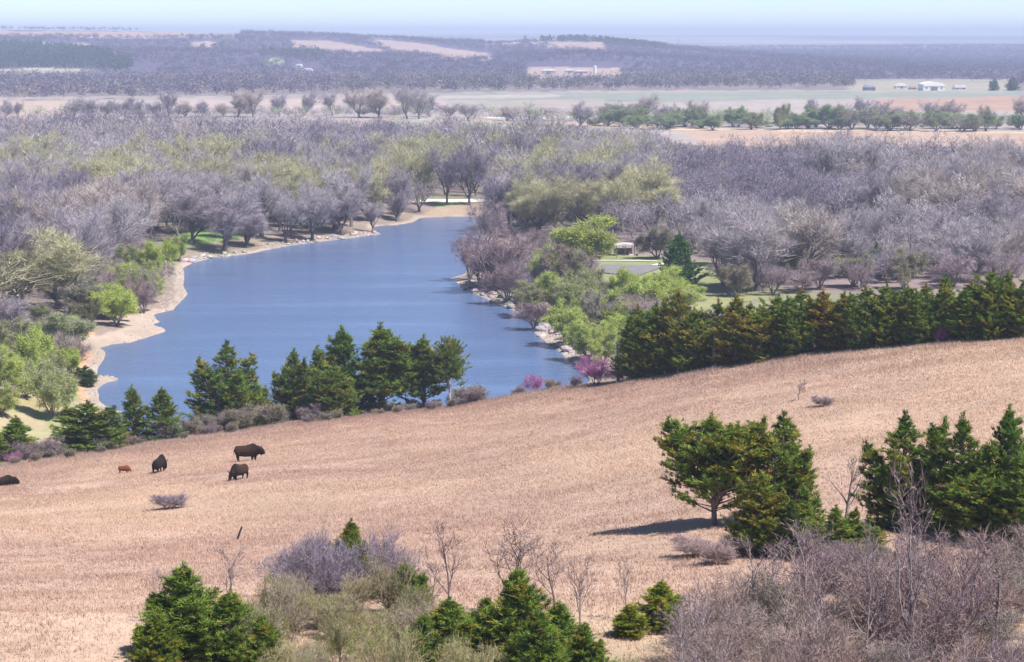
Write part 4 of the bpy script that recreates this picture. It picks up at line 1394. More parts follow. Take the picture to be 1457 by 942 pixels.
iL = [i for i, (u, v) in enumerate(LAKE_PX) if 360 > v and u < 545 and v > 333 or (u < 330 and 360 < v < 380)]
iR = [i for i, (u, v) in enumerate(LAKE_PX) if u > 640 and 395 < v < 520]
stretch = [(iL, 'grey boulder in the riprap at the left shore', 'boulders along the left shore', 46), (iR, 'grey boulder in the riprap of the right bank', 'boulders along the right bank', 64)]
for idx, lb, gp, cnt in stretch:
    for k in range(cnt):
        i = rr.choices(idx, [seglen[j] for j in idx])[0]
        p = shore_point(i, rr.random(), rr.uniform(.2, 4.2))
        s = rr.uniform(.35, .95) * (1.25 if idx is iR else 1)
        o = put('boulder', ROCKS[k % 5], M_ROCK, None, tuple(rr.uniform(.85, 1.15) * q for q in rr.choice([(.36, .32, .30), (.28, .255, .26), (.42, .36, .32)])))
        o.location = (p[0], p[1], h1(*p) + s * .2)
        o.scale = (s * rr.uniform(.9, 1.4), s * rr.uniform(.8, 1.2), s * .62)
        o.rotation_euler = (rr.uniform(-.2, .2), rr.uniform(-.2, .2), rr.uniform(0, 6))
        tag(o, lb, 'boulder', gp)
# rubble, uncountable
ms = []
rg = np.random.default_rng(9)
for idx, n in ((iL, 1300), (iR, 1500), ([i for i, (u, v) in enumerate(LAKE_PX) if u < 270 and 390 < v < 600], 500)):
    for k in range(n):
        i = rr.choices(idx, [seglen[j] for j in idx])[0]
        p = shore_point(i, rr.random(), abs(rr.gauss(0, 2.3)) + .1)
        s = rr.uniform(.12, .36)
        a = rr.uniform(0, 6)
        c = np.array([[1, 0, 0], [-.5, .87, 0], [-.5, -.87, 0], [.1, .1, .8]]) * rg.uniform(.7, 1.3, (4, 3)) * s
        c = c @ np.array([[math.cos(a), -math.sin(a), 0], [math.sin(a), math.cos(a), 0], [0, 0, 1]])
        ms.append((c + np.array([p[0], p[1], 0]), np.array([[0, 1, 3], [1, 2, 3], [2, 0, 3]]), np.array([.36, .31, .28]) * rr.uniform(.6, 1.15)))
V, Fc, T = cat(ms)
V[:, 2] += np.repeat(H(V[::4, 0], V[::4, 1]), 4)
tag(put('shore_gravel', mesh('shore_gravel', V, Fc, T), M_ROCK), 'loose stone rubble along the lake shore', kind='stuff')

# ------------------------------------------------------------------ roads, lot, river
def sheet(name, px, z, m, color, label, kind='structure'):
    P = Parts()
    pts = [at(u, v, z) for u, v in px]
    zs = [max(h1(*p) + .12, z) for p in pts]
    P.poly([(p[0], p[1], q) for p, q in zip(pts, zs)], [tuple(range(len(pts)))])
    return tag(P.build(name, m, None, color), label, kind=kind)


def strip(name, px, wid, m, color, label):
    """flat ribbon over the ground through pixel points"""
    pts = []
    for (u0, v0), (u1, v1) in zip(px[:-1], px[1:]):
        for k in range(8):
            t = k / 8
            pts.append(at(u0 + (u1 - u0) * t, v0 + (v1 - v0) * t, 2))
    pts = np.array(pts)
    d = unit(np.gradient(pts, axis=0))
    nr = np.stack([-d[:, 1], d[:, 0]], 1) * wid / 2
    A, B = pts + nr, pts - nr
    za, zb = H(A[:, 0], A[:, 1]) + .15, H(B[:, 0], B[:, 1]) + .15
    n = len(pts)
    V = np.concatenate([np.c_[A, za], np.c_[B, zb]])
    i = np.arange(n - 1)
    Fc = np.stack([i, i + n, i + n + 1, i + 1], 1)
    return tag(put(name, mesh(name, V, Fc), m, None, color), label, kind='structure')


strip('gravel_road', [(585, 287), (640, 287.5), (700, 286.5)], 11, M_ROAD, (.66, .62, .56), 'pale gravel road behind the head of the lake')
sheet('parking_lot', [(856, 388), (856, 376), (935, 377), (940, 381), (925, 386), (908, 392)], 2.75, M_ROAD, (.19, .175, .185), 'grey asphalt car park below the picnic shelter')
strip('path', [(905, 391), (918, 385), (940, 380), (990, 377)], 2.2, M_ROAD, (.62, .58, .52), 'pale curving path at the right of the car park')
strip('kerb_strip', [(808, 377), (850, 374.5), (900, 375.2), (940, 376)], 1.3, M_ROAD, (.66, .62, .54), 'pale kerb at the far side of the car park')
M_RIVER = M_WATER
rv = strip('river', [(690, 168), (740, 168.5), (790, 167.5), (830, 166)], 22, M_ROAD, (.62, .66, .70), 'narrow pale river channel beyond the wood')

# ------------------------------------------------------------------ shelter and farm buildings
def thing(name, label, catg, loc, rz=0, group=None):
    return tag(empty(name, loc, rz), label, catg, group)


x, y, z = hit(888, 363)
t = thing('picnic_shelter', 'open picnic shelter with pale roof beyond the car park', 'shelter', (x, y, z), .1)
Parts().prism([(-2.6, 2.45), (2.6, 2.45), (2.6, 2.58), (0, 2.9), (-2.6, 2.58)], -2.2, 2.2).build('roof', M_PAINT, t, (.52, .50, .49))
for px_ in (-2.2, 0, 2.2):
    for py_ in (-1.8, 1.8):
        Parts().box(px_ - .09, px_ + .09, py_ - .09, py_ + .09, -.2, 2.45).build('post', M_WOODEN, t, (.16, .11, .09))
Parts().box(-2.4, 2.4, -2, 2, -.15, .06).build('slab', M_ROCK, t, (.4, .37, .34))
Parts().box(-2.1, 2.1, 1.86, 1.95, .06, 1.5).build('back_wall', M_WOODEN, t, (.13, .09, .08))
t2 = thing('picnic_table', 'wooden picnic table under the pale-roofed shelter', 'picnic table', (x, y - .2, z + .06), .1)
Parts().box(-.9, .9, -.38, .38, .70, .76).build('table_top', M_WOODEN, t2, (.3, .2, .14))
for s_ in (-1, 1):
    Parts().box(-.9, .9, s_ * .68 - .14, s_ * .68 + .14, .42, .47).build('bench', M_WOODEN, t2, (.3, .2, .14))
    Parts().box(s_ * .6 - .05, s_ * .6 + .05, -.7, .7, .34, .42).bar((s_ * .6, -.62, 0), (s_ * .6, -.2, .7), .05).bar((s_ * .6, .62, 0), (s_ * .6, .2, .7), .05).build('trestle', M_WOODEN, t2, (.26, .18, .13))
for u_, lb in ((877, 'small dark grill post left of the picnic shelter'), (906, 'small dark grill post right of the picnic shelter')):
    gx_, gy_, gz_ = hit(u_, 368)
    t = thing('park_grill', lb, 'grill', (gx_, gy_, gz_), 0, 'grills by the picnic shelter')
    Parts().bar((0, 0, -.1), (0, 0, .75), .05).build('post', M_PAINT, t, (.05, .05, .05))
    Parts().box(-.3, .3, -.22, .22, .75, .8).box(-.3, -.26, -.22, .22, .8, 1.05).box(.26, .3, -.22, .22, .8, 1.05).box(-.26, .26, .18, .22, .8, 1.05).build('firebox', M_PAINT, t, (.06, .055, .05))


def farm_shed(u, v, wpx, hpx, label, rf=(.78, .77, .76), wl_=(.72, .71, .70), depth=12, arch=False, open_=False, name='farm_shed', catg='shed', group=None, rz=0.0):
    x, y, z = hit(u, v)
    mp = y / F
    w, h = wpx * mp, hpx * mp
    t = thing(name, label, catg, (x, y, z - .3), rz, group)
    e = h * (.55 if not open_ else .7)
    Parts().box(-w / 2, w / 2, 0, depth, 0, e).build('walls', M_PAINT, t, wl_)
    if arch:
        pr = [(-w / 2 - .2, e)] + [(w / 2 * 1.02 * math.cos(a), e + (h - e) * math.sin(a)) for a in np.linspace(PI, 0, 9)] + [(w / 2 + .2, e)]
        pr = [pr[0]] + pr[2:-2] + [pr[-1]]
    else:
        pr = [(-w / 2 - .3, e + .003), (w / 2 + .3, e + .003), (w / 2 * .55, h), (-w / 2 * .55, h)]
    Parts().prism(pr[::-1], -.4, depth + .4).build('roof', M_PAINT, t, rf)
    Parts().box(-w * .16, w * .16, -.06, .04, 0, e * .82).build('door', M_PAINT, t, (.16, .15, .17))
    for s_ in (-.34, .34):
        Parts().box(w * s_ - .7, w * s_ + .7, -.05, .04, e * .4, e * .75).build('window', M_PAINT, t, (.1, .1, .12))
    return t


FB = 'farm buildings on the far plain'
farm_shed(1329, 129, 31, 12.5, 'large white arched barn at the edge of the far fields', arch=True, name='barn', catg='barn', depth=26, group=FB, rf=(.82, .82, .82))
farm_shed(1283, 126, 16, 7, 'low white shed with pale roof left of the arched barn', group=FB)
farm_shed(1300, 127.5, 9, 5, 'tiny reddish shed beside the left wall of the arched barn', rf=(.5, .33, .28), wl_=(.55, .45, .42), group=FB)
farm_shed(1362, 127.5, 7, 6, 'left one of two small white sheds right of the arched barn', group=FB)
farm_shed(1371, 127.5, 6, 6, 'right one of two small white sheds near the dark evergreens', group=FB)
farm_shed(1238, 129, 15, 9, 'dark open shed left of the white farm buildings', rf=(.4, .4, .46), wl_=(.12, .11, .13), group=FB)
farm_shed(781, 105.5, 21, 7, 'low pale shed at the left of the silo farm', open_=True, wl_=(.45, .44, .46), name='farm_shed', group='silo farm on the far slope')
farm_shed(810, 104.5, 13, 6, 'white-roofed shed in the middle of the silo farm', open_=True, wl_=(.5, .48, .5), group='silo farm on the far slope')
farm_shed(827, 105, 18, 5, 'long low shed nearest the tall silo', open_=True, wl_=(.3, .28, .32), group='silo farm on the far slope')
farm_shed(437, 104, 14, 7, 'white-roofed house among trees on the far bluff', name='house', catg='house')
farm_shed(425, 96, 9, 5, 'small white outbuilding above the house on the far bluff', name='farm_shed', catg='shed')
farm_shed(205, 107, 18, 5, 'small dark-roofed house with white front beside the pale far meadow', name='house', catg='house', rf=(.2, .18, .2), wl_=(.7, .7, .7))
farm_shed(1194, 159, 50, 4.5, 'long low pale greenhouse among trees before the red field', name='greenhouse', catg='greenhouse', depth=9, arch=True)
x, y, z = hit(846.5, 106)
mp = y / F
t = thing('farm_silo', 'tall pale silo at the right end of the far farm', 'silo', (x, y, z - .3))
hS = 13 * mp
Parts().lathe([(1.9, 0), (1.9, hS * .9)], 16).build('body', M_PAINT, t, (.62, .62, .64))
Parts().lathe([(1.95, hS * .9 + .003), (1.6, hS * .95), (.9, hS * .985), (.1, hS)], 16).build('dome', M_PAINT, t, (.55, .55, .58))
x, y, z = hit(965, 70.5)
mp = y / F
t = thing('radio_tower', 'thin lattice radio tower on the far ridge', 'tower', (x, y, z - .5))
hT, bw = 17 * mp, 3.2
leg = [(-bw, -bw), (bw, -bw), (bw, bw), (-bw, bw)]
for a_, b_ in leg:
    Parts().bar((a_, b_, 0), (a_ * .3, b_ * .3, hT), .45, .25).build('leg', M_PAINT, t, (.4, .4, .46))
br = Parts()
for k in range(7):
    f0, f1 = k / 7, (k + 1) / 7
    for j in range(4):
        a_, b_ = leg[j], leg[(j + 1) % 4]
        s0, s1 = 1 - .7 * f0, 1 - .7 * f1
        br.bar((a_[0] * s0, a_[1] * s0, hT * f0), (b_[0] * s1, b_[1] * s1, hT * f1), .22)
        br.bar((a_[0] * s1, a_[1] * s1, hT * f1), (b_[0] * s1, b_[1] * s1, hT * f1), .2)
br.build('bracing', M_PAINT, t, (.4, .4, .46))
for u_, vb_, vt_, w_, lb in ((1414, 129, 112, 9, 'dark evergreen, left of the pair beyond the far fields'), (1441, 129, 109, 13, 'dark evergreen, larger of the pair beyond the far fields')):
    cedar('row', 0, lb, u_, vt_, vb_, w=w_ * 1.5, tint=(.6, .8, 1), group='evergreens by the far farm', name='evergreen_tree', catg='evergreen')
x, y, z, h, mp = place(1118, 170, 183)
bare(DEAD, 'dead_tree', 'white leaning dead snag in front of the green tree row', 'dead tree', None, 1118, 170, 183, w=14, bark=(.8, .78, .76), crown=(.7, .68, .66), tilt=(0, .6))

# leaning post
x, y, z = hit(334, 768)
t = thing('leaning_post', 'dark wooden post leaning right in the open grass', 'post', (x, y, z))
ps = Parts()
ps.bar((0, 0, -.4), (.42, .05, .75), .075, .06, 8)
ps.build('stake', M_WOODEN, t, (.06, .04, .035))
Parts().bar((.42, .05, .75), (.455, .054, .84), .06, .03, 8).build('tip', M_WOODEN, t, (.10, .07, .05))


# ------------------------------------------------------------------ bison
def bison(label, u, vb, heading, L, col, pose='graze', headz=None, group='bison grazing on the prairie slope', calf=False):
    """heading: 0 faces right in the picture, pi/2 faces away; body length L metres"""
    x, y, z = hit(u, vb)
    import bmesh
    s = L / 3.28
    t = empty('bison', (x, y, z), heading, (s, s, s))
    tag(t, label, 'bison', group)
    bm = bmesh.new()
    lie = pose == 'lie'
    dz = -.62 if lie else 0
    hump = .12 if not calf else .0
    if pose == 'graze':
        hd = [(.95, .96, .44, .30), (1.16, .78, .37, .26), (1.32, .52, .29, .21), (1.42, .28, .18, .15), (1.46, .14, .11, .10)]
    else:
        hd = [(.98, 1.14, .46, .32), (1.20, 1.12, .41, .28), (1.40, 1.06, .35, .24), (1.56, .96, .25, .18), (1.66, .88, .14, .12)]
    body = [(-1.42, 1.06, .16, .14), (-1.37, 1.03, .40, .28), (-1.18, 1.0, .53, .38), (-.8, .99, .55, .42), (-.4, .99, .58, .46), (0, 1.02 + hump * .3, .62, .46),
            (.32, 1.05 + hump * .7, .68, .44), (.60, 1.06 + hump * .6, .67, .40), (.80, 1.02 + hump * .3, .58, .35)] + hd
    n = 14
    rings = []
    for (bx, bz, hh, hw) in body:
        ring = []
        for i in range(n):
            a = 2 * PI * i / n
            ww = hw * math.cos(a)
            zz = hh * math.sin(a)
            if zz > 0:
                ww *= 1 - .25 * (zz / hh)
            ring.append(bm.verts.new((bx, ww, bz + zz + dz)))
        rings.append(ring)
    for r0, r1 in zip(rings[:-1], rings[1:]):
        for i in range(n):
            bm.faces.new((r0[i], r0[(i + 1) % n], r1[(i + 1) % n], r1[i]))
    bm.faces.new(rings[0][::-1]); bm.faces.new(rings[-1])

    def limb(pts):
        m = 8
        rs = []
        for (a, b, c, r) in pts:
            rs.append([bm.verts.new((a + r * math.cos(2 * PI * i / m), b + r * .8 * math.sin(2 * PI * i / m), c)) for i in range(m)])
        for r0, r1 in zip(rs[:-1], rs[1:]):
            for i in range(m):
                bm.faces.new((r0[i], r0[(i + 1) % m], r1[(i + 1) % m], r1[i]))
        bm.faces.new(rs[0][::-1]); bm.faces.new(rs[-1])
    k = .45 if lie else 1
    for sd_ in (-1, 1):
        st = .10 * sd_ if not lie else 0
        limb([(.50 + st * .3, .24 * sd_, 1.0 + dz, .24), (.54 + st * .6, .22 * sd_, .62 * k, .19), (.52 + st, .21 * sd_, .40 * k, .135), (.52 + st, .21 * sd_, .14 * k, .095), (.56 + st, .21 * sd_, .0, .095), (.56 + st, .21 * sd_, -.06, .09)])
        limb([(-1.02 - st * .3, .24 * sd_, 1.0 + dz, .28), (-.98 - st * .5, .23 * sd_, .74 * k, .25), (-1.14 - st, .22 * sd_, .48 * k, .14), (-1.10 - st, .21 * sd_, .16 * k, .095), (-1.05 - st, .21 * sd_, .0, .09), (-1.05 - st, .21 * sd_, -.06, .085)])
    # tail, ears
    limb([(-1.40, 0, 1.25 + dz, .05), (-1.50, 0, 1.0 + dz, .035), (-1.52, 0, .78 + dz, .03), (-1.52, 0, .62 + dz, .05), (-1.52, 0, .5 + dz, .02)])
    e0 = hd[1]
    for sd_ in (-1, 1):
        limb([(e0[0], sd_ * .2, e0[1] + .12 + dz, .06), (e0[0] - .04, sd_ * .34, e0[1] + .14 + dz, .06), (e0[0] - .05, sd_ * .40, e0[1] + .13 + dz, .02)])
    if not calf:      # beard under the chin belongs to the same coat
        limb([(hd[2][0] - .06, 0, hd[2][1] - .1 + dz, .16), (hd[2][0] - .1, 0, hd[2][1] - .34 + dz * .5, .09), (hd[2][0] - .1, 0, max(.03, hd[2][1] - .5 + dz * .5), .03)])
    bmesh.ops.recalc_face_normals(bm, faces=bm.faces[:])
    me = bpy.data.meshes.new('bison_body')
    bm.to_mesh(me); bm.free()
    tmp = bpy.data.objects.new('tmp', me)
    C.objects.link(tmp)
    rmod = tmp.modifiers.new('r', 'REMESH'); rmod.mode = 'VOXEL'; rmod.voxel_size = .035
    smod = tmp.modifiers.new('s', 'SMOOTH'); smod.iterations = 3; smod.factor = .5
    dg = bpy.context.evaluated_depsgraph_get()
    me2 = bpy.data.meshes.new_from_object(tmp.evaluated_get(dg))
    bpy.data.objects.remove(tmp)
    V = np.empty(len(me2.vertices) * 3, np.float32); me2.vertices.foreach_get('co', V); V = V.reshape(-1, 3)
    nz = fbm(V[:, 0] * 3 + V[:, 1] * 2, V[:, 2] * 3, .5, 5)
    wfr = np.clip((V[:, 0] - .15) / .5, 0, 1)[:, None]        # darker woolly forequarters, browner back
    a_ = me2.attributes.new('tint', 'FLOAT_COLOR', 'POINT')
    if calf:
        c = np.ones((len(V), 3)) * np.array(col)
    else:
        leg_ = np.clip((.75 - V[:, 2]) / .3, 0, 1)[:, None]
        back = np.array(col); dark = np.array([.010, .007, .006])
        kk = np.clip(wfr * .8 + leg_ * .8, 0, 1)
        c = back * (1 - kk) + dark * kk
    c = c * (.75 + .5 * nz[:, None])
    a_.data.foreach_set('color', np.c_[c, np.ones(len(V))].astype(np.float32).ravel())
    me2.polygons.foreach_set('use_smooth', np.ones(len(me2.polygons), bool))
    put('body', me2, M_FUR, t)
    for sd_ in (-1, 1):
        if not calf:
            Parts().bar((e0[0] + .05, sd_ * .20, e0[1] + .22 + dz), (e0[0] + .06, sd_ * .36, e0[1] + .30 + dz), .055, .045).bar((e0[0] + .06, sd_ * .36, e0[1] + .30 + dz), (e0[0] + .06, sd_ * .36, e0[1] + .47 + dz), .045, .012).build('horn', M_HORN, t, (.07, .06, .055))
        Parts().lathe([(.006, -.03), (.026, -.015), (.03, 0), (.026, .015), (.006, .03)], 8).build('eye', M_HORN, t, (.01, .008, .008)).location = (hd[2][0] - .03, sd_ * hd[2][3] * .98, hd[2][1] + .1 + dz)
    return t


BR = (.046, .023, .014)
bison('large dark bison standing side-on with head level, highest on the slope', 354, 656, -.12, 3.05, BR, 'stand')
bison('dark brown bison grazing with head down just below the large one', 339, 683, PI + 1.0, 2.6, (.038, .02, .014), 'graze')
bison('dark bison seen end-on between the calf and the grazing pair', 228, 672, PI / 2 - .25, 2.9, (.016, .011, .011), 'graze')
bison('small reddish bison calf grazing left of the others', 178, 673, -.05, 1.42, (.17, .055, .024), 'graze', calf=True)
bison('dark bison lying down at the left picture edge', 6, 691, .25, 2.7, (.028, .016, .013), 'lie')

# ------------------------------------------------------------------ light, air, camera
SUN_EL, SUN_AZ = math.radians(57), math.radians(119)      # azimuth clockwise from the view direction (+y)
sv = (math.sin(SUN_AZ) * math.cos(SUN_EL), math.cos(SUN_AZ) * math.cos(SUN_EL), math.sin(SUN_EL))
sl = bpy.data.lights.new('sun', 'SUN')
sl.energy = 4.6
sl.angle = math.radians(.53)
sl.color = (1, .955, .89)
so = bpy.data.objects.new('sun', sl)
C.objects.link(so)
from mathutils import Vector
so.rotation_euler = Vector(sv).to_track_quat('Z', 'Y').to_euler()
so.location = (200, -100, 300)

W = bpy.data.worlds.new('World')
SC.world = W
W.use_nodes = True
nt = W.node_tree
bg = nt.nodes['Background']
sky = nt.nodes.new('ShaderNodeTexSky')
sky.sky_type = 'NISHITA'
sky.sun_disc = False
sky.sun_elevation = SUN_EL
sky.sun_rotation = SUN_AZ
sky.air_density = .6
sky.dust_density = .15
sky.ozone_density = 3.2
nt.links.new(sky.outputs[0], bg.inputs[0])
bg.inputs[1].default_value = .096

# valley haze: one closed box of even, thin air
hz = Parts()
hz.box(-9500, 9500, -400, 13600, -4, 98)
m, ntm, N, L = new_mat('valley_haze')
out = N('ShaderNodeOutputMaterial')
pv = N('ShaderNodeVolumePrincipled')
pv.inputs['Color'].default_value = (.66, .735, 1.0, 1)
pv.inputs['Density'].default_value = .00018
pv.inputs['Anisotropy'].default_value = 0.0
L(pv.outputs[0], out.inputs['Volume'])
tag(hz.build('haze', m), 'thin blue haze over the valley', kind='stuff')

cam = bpy.data.cameras.new('camera')
co = bpy.data.objects.new('camera', cam)
C.objects.link(co)
co.location = (0, 0, CAMZ)
co.rotation_euler = (PI / 2 - PITCH, 0, 0)
cam.sensor_width = 36
cam.lens = F / 1457 * 36
cam.clip_start = .5
cam.clip_end = 60000
SC.camera = co

vs = SC.view_settings
vs.view_transform = 'Standard'
vs.look = 'None'
vs.exposure = .9
vs.gamma = 1
vs.use_curve_mapping = False
cy = SC.cycles
cy.max_bounces = 5
cy.diffuse_bounces = 3
cy.glossy_bounces = 2
cy.transmission_bounces = 3
cy.volume_bounces = 0
cy.transparent_max_bounces = 4
cy.use_denoising = True
cy.caustics_reflective = False
cy.caustics_refractive = False
SC.render.film_transparent = False

# ------------------------------------------------------------------ labels that single out the many alike plants
ORD = ['leftmost', 'second from left', 'third from left', 'fourth from left', 'fifth from left', 'sixth from left', 'seventh from left', 'eighth from left', 'ninth from left', 'tenth from left', 'eleventh from left', 'twelfth from left', 'thirteenth from left', 'fourteenth from left']


def mark_px(u, v, y, words):
    return (u, v, y, words)


def autolabel(group, noun, marks, adjof, hgt=1.0):
    items = []
    for o in bpy.data.objects:
        if o.type == 'EMPTY' and o.get('group') == group and not o.get('label'):
            x, y, z = o.location
            u, v, _ = project(x, y, z + hgt)
            items.append((o, u, v, y))
    bk = {}
    for o, u, v, y in items:
        m = min(marks, key=lambda m: (m[0] - u) ** 2 + 2.2 * (m[1] - v) ** 2)
        du, dv = u - m[0], v - m[1]
        if abs(du) < 16 or abs(dv) > abs(du) * .8:
            rel = 'in front of' if y < m[2] else 'behind'
        else:
            rel = 'left of' if du < 0 else 'right of'
        if m[4:] and rel in ('left of', 'right of') and abs(du) > m[4]:
            rel = 'well ' + rel
        bk.setdefault((adjof(o), rel, m[3]), []).append((o, u, y))
    for (adj, rel, words), L_ in bk.items():
        base = f'{adj} {noun} {rel} the {words}'
        if len(L_) == 1:
            L_[0][0]['label'] = base
            continue
        rows_ = [L_]
        nm = ['']
        if len(L_) > 5:
            L_.sort(key=lambda q: q[2])
            h_ = (len(L_) + 1) // 2
            rows_, nm = [L_[:h_], L_[h_:]], ['nearer ', 'farther ']
        for r_, n_ in zip(rows_, nm):
            r_.sort(key=lambda q: q[1])
            for k, q in enumerate(r_):
                q[0]['label'] = n_ + base + (', ' + ORD[min(k, 13)] if len(r_) > 1 else '')


def col_of(o, part):
    for c in o.children:
        if c.name.split('.')[0] == part:
            return c.color
    return None


def tree_adj(o):
    c = col_of(o, 'crown')
    if col_of(o, 'leaves') is not None:
        return 'yellow-budded'
    m = sum(c[:3]) / 3
    tall = 'tall ' if o.scale[2] > 1.02 else ''
    return tall + ('dark' if m < .285 else 'mauve-grey' if c[1] / c[0] < .825 and c[2] / c[0] > .8 else 'tan' if c[2] / c[0] < .72 else 'pale grey')


VM = [(650, 270, 660, 'gravel road at the lake head', 60), (290, 318, 470, 'green grass bank', 50), (540, 310, 560, 'tip of the left shore', 50), (165, 335, 440, 'leaning shore cottonwoods', 60), (48, 375, 420, 'reddish spreading cottonwood'),
      (742, 280, 560, 'round cottonwood at the point', 40), (887, 340, 500, 'picnic shelter', 50), (965, 372, 440, 'leaning spruce'), (1110, 350, 430, 'twisted cottonwood clump', 60), (1222, 370, 450, 'two small spruces', 50),
      (1212, 285, 590, 'fan-shaped cottonwood', 50), (1303, 297, 570, 'pale cottonwood in dark wood', 50), (1388, 360, 430, 'wide cottonwood above the row', 50), (420, 305, 500, 'middle of the left shore', 40), (30, 450, 390, 'mauve edge tree'), (845, 290, 560, 'wood behind the shelter', 50)]
autolabel('bare cottonwoods of the valley wood', 'bare tree', VM, tree_adj, 6)
HM = [(45, 155, 1500, 'tan field at the left edge', 30), (180, 152, 1450, 'pale far meadow\'s fence line', 40), (350, 145, 1450, 'two large hedge trees', 40), (510, 146, 1450, 'four big field-edge trees', 40), (650, 158, 1450, 'pale mauve field', 40), (760, 165, 1350, 'river channel', 40),
      (900, 158, 1350, 'left end of the green row', 40), (1118, 176, 1300, 'white leaning snag', 60), (1194, 157, 1450, 'long greenhouse', 40), (1350, 150, 1400, 'reddish field', 50), (1010, 166, 1350, 'middle of the green row', 60), (1280, 170, 1300, 'pink field\'s far edge', 60), (1430, 168, 1300, 'right end of the green row', 40)]
autolabel('bare trees along the field edge beyond the wood', 'bare tree', HM, tree_adj, 6)


def green_adj(o):
    c = col_of(o, 'leaves')
    w_ = 'broad ' if o.scale[0] > 1.15 * o.scale[2] else ''
    return w_ + ('bare-twigged' if c is None else 'fresh green' if c[1] > 1.45 * c[0] and c[1] > .4 else 'deep green' if c[1] > 1.4 * c[0] else 'dull olive')


autolabel('budding trees in the row before the pink field', 'tree', HM, green_adj, 5)


def things_px(group, hgt):
    out_ = []
    for o in bpy.data.objects:
        if o.type == 'EMPTY' and o.get('group') == group and o.get('label'):
            x, y, z = o.location
            u, v, _ = project(x, y, z + hgt)
            out_.append((u, v, y, o))
    return out_


SHORT = {}
BM = [(22, 615, 224, 'leftmost small brow cedar', 25), (124, 610, 228, 'broad rounded brow cedar', 25), (188, 600, 234, 'narrow dark brow cedar', 25), (230, 597, 234, 'slender brow cedar', 25), (322, 590, 246, 'big full cedar before the water', 30), (418, 580, 250, 'left end of the cedar clump', 25),
      (486, 572, 254, 'middle of the cedar clump', 25), (541, 570, 254, 'tallest open cedar', 25), (640, 565, 252, 'pale-trunked cedar', 25), (761, 545, 243, 'lone magenta redbud', 30), (846, 530, 232, 'large pink redbud', 25), (880, 520, 222, 'grey dead cedar', 25), (966, 510, 216, 'third brownish cedar', 30),
      (1019, 500, 207, 'white dead branch', 25), (1108, 495, 214, 'peaked cedar of the row', 40), (1200, 488, 209, 'rust-tinged cedar', 40), (1262, 480, 208, 'cedar below the tall spruce', 40), (1341, 470, 203, 'small purple redbud', 30), (1440, 468, 205, 'right end of the cedar row', 40), (700, 560, 244, 'bare brow beside the water', 30)]


def shrub_adj(o):
    c = col_of(o, 'leaves')
    t = col_of(o, 'twigs')
    big_ = 'small ' if o.scale[2] < .62 else ''
    if c is not None and c[1] > c[0] * .98:
        k = 'greenish'
    elif c is not None:
        k = 'brownish'
    else:
        k = 'pinkish grey' if t[1] / t[0] < .79 else 'grey'
    return big_ + k


autolabel('low bare brush along the brow of the hill', 'low bush', BM, shrub_adj, .8)
TM = [(1296, 830, 74, 'tallest pale-stemmed thicket tree', 40), (1160, 850, 76, 'left-leaning thicket tree', 40), (1345, 860, 72, 'reddish thicket tree', 40), (1420, 850, 76, 'right edge thicket tree', 40), (1060, 850, 78, 'grey thicket tree at left', 40), (1225, 860, 73, 'short pale thicket tree', 40),
      (1204, 760, 110, 'grey dead snag', 40), (1030, 780, 110, 'flat-topped cedar\'s trunk', 40), (1284, 770, 110, 'trunked dark cedar', 40), (1400, 775, 105, 'short olive cedar', 40), (941, 870, 86, 'yellowish round cedar', 40), (1110, 790, 100, 'low olive cedars', 40), (980, 910, 72, 'thicket\'s left corner', 40), (1260, 930, 65, 'thicket\'s bottom middle', 50), (1440, 930, 65, 'thicket\'s bottom right corner', 50)]


def thick_adj(o):
    c = col_of(o, 'leaves'); t = col_of(o, 'twigs')
    return ('tall ' if o.scale[2] > .95 else '') + ('greenish' if c is not None and c[1] > c[0] * .98 else 'reddish mauve' if t[2] <= t[1] else 'bluish mauve')


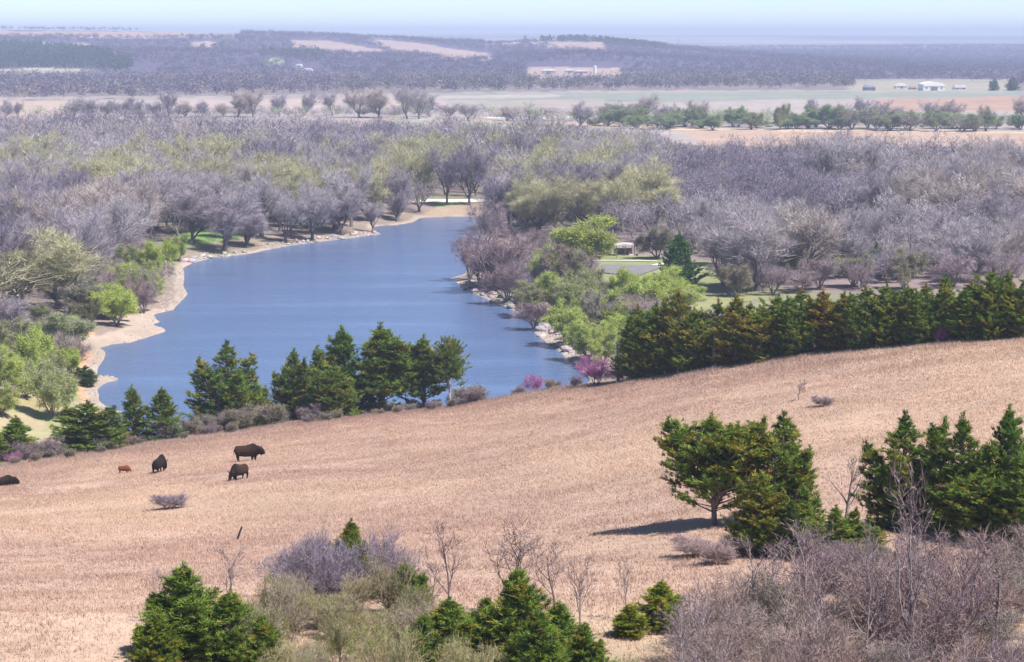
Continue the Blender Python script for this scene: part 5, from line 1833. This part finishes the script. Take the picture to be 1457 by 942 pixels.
autolabel('mauve bare shrubs of the right thicket', 'bare shrub', TM, thick_adj, 1.3)
autolabel('thin saplings within the mauve thicket', 'sapling', TM, lambda o: ('pale' if col_of(o, 'stems')[0] > .3 else 'dark reddish') , 1.6)
KM = [(32, 540, 320, 'grassy left bank tree', 40), (75, 585, 300, 'half-leafed bank tree', 30), (92, 490, 350, 'green tree above the orange strip', 30), (166, 455, 390, 'rounded shore bush', 30), (218, 400, 450, 'tall corner tree', 30), (178, 400, 450, 'tree left of the corner', 30), (122, 460, 380, 'dark olive shore bush', 30),
      (700, 400, 460, 'round overhanging tree', 40), (775, 420, 430, 'rocky right bank tree', 30), (805, 485, 370, 'pale green riprap tree', 30), (852, 470, 380, 'grey-green bank tree', 30), (905, 455, 390, 'bright tree below the car park', 30), (945, 430, 420, 'bush behind the leaning spruce', 30), (838, 505, 350, 'shrub tree above the redbuds', 30), (985, 420, 430, 'spruce foot bush', 30),
      (1100, 412, 430, 'twisted cottonwood', 40), (1222, 400, 440, 'two small spruces', 40), (1310, 400, 440, 'small pale cottonwood', 40), (1388, 398, 440, 'wide cottonwood', 40)]
autolabel('leafing thicket along the lake banks', 'shrub', KM, lambda o: ('tall ' if o.scale[2] > 1.15 else '') + ('mauve' if col_of(o, 'leaves') is None else 'bright green' if col_of(o, 'leaves')[1] > .5 else 'pale green' if col_of(o, 'leaves')[1] > .44 else 'olive'), 2.5)
NM = [(326, 900, 74, 'rounder near cedar', 30), (432, 850, 88, 'dark low cedar', 40), (500, 850, 86, 'brown-tipped cedar', 40), (577, 850, 84, 'slim pointed cedar', 40), (640, 900, 74, 'wide low cedar', 40), (736, 890, 74, 'symmetrical cedar', 50), (800, 900, 74, 'low spreading cedar', 40), (890, 900, 80, 'little yellow-green cedar', 40), (430, 920, 66, 'lower left part of the brush', 40), (560, 920, 66, 'reddish brush patch', 40)]


def bud_adj(o):
    c = col_of(o, 'leaves')
    return ('tall ' if o.scale[2] > .72 else '') + ('bare tan' if c is None else 'reddish brown' if c[0] > c[1] * 1.3 else 'yellow-green' if c[0] > .28 else 'light green' if c[0] > .22 else 'green')


autolabel('budding shrubs in the near brush', 'budding shrub', NM, bud_adj, 1.0)
autolabel('bare grey shrubs around the brown-tipped cedar', 'bare shrub', NM, lambda o: 'grey' if o.scale[2] < .95 else 'tall grey', 1.2)
autolabel('low mauve shrubs below the flat-topped cedar', 'low shrub', [(1005, 765, 108, "flat-topped cedar's shadow")], lambda o: 'mauve', .5)

for o in bpy.data.objects:
    if o.type == 'EMPTY' and o.get('label') and len(o['label'].replace('-', ' ').split()) > 16:
        o['label'] = o['label'].replace(' the ', ' ').replace('pale pale', 'pale')
        if len(o['label'].replace('-', ' ').split()) > 16:
            o['label'] = o['label'].replace(' in dark wood', '').replace('nearer ', 'near ').replace(' bare tree', ' tree').replace(' from left', '')
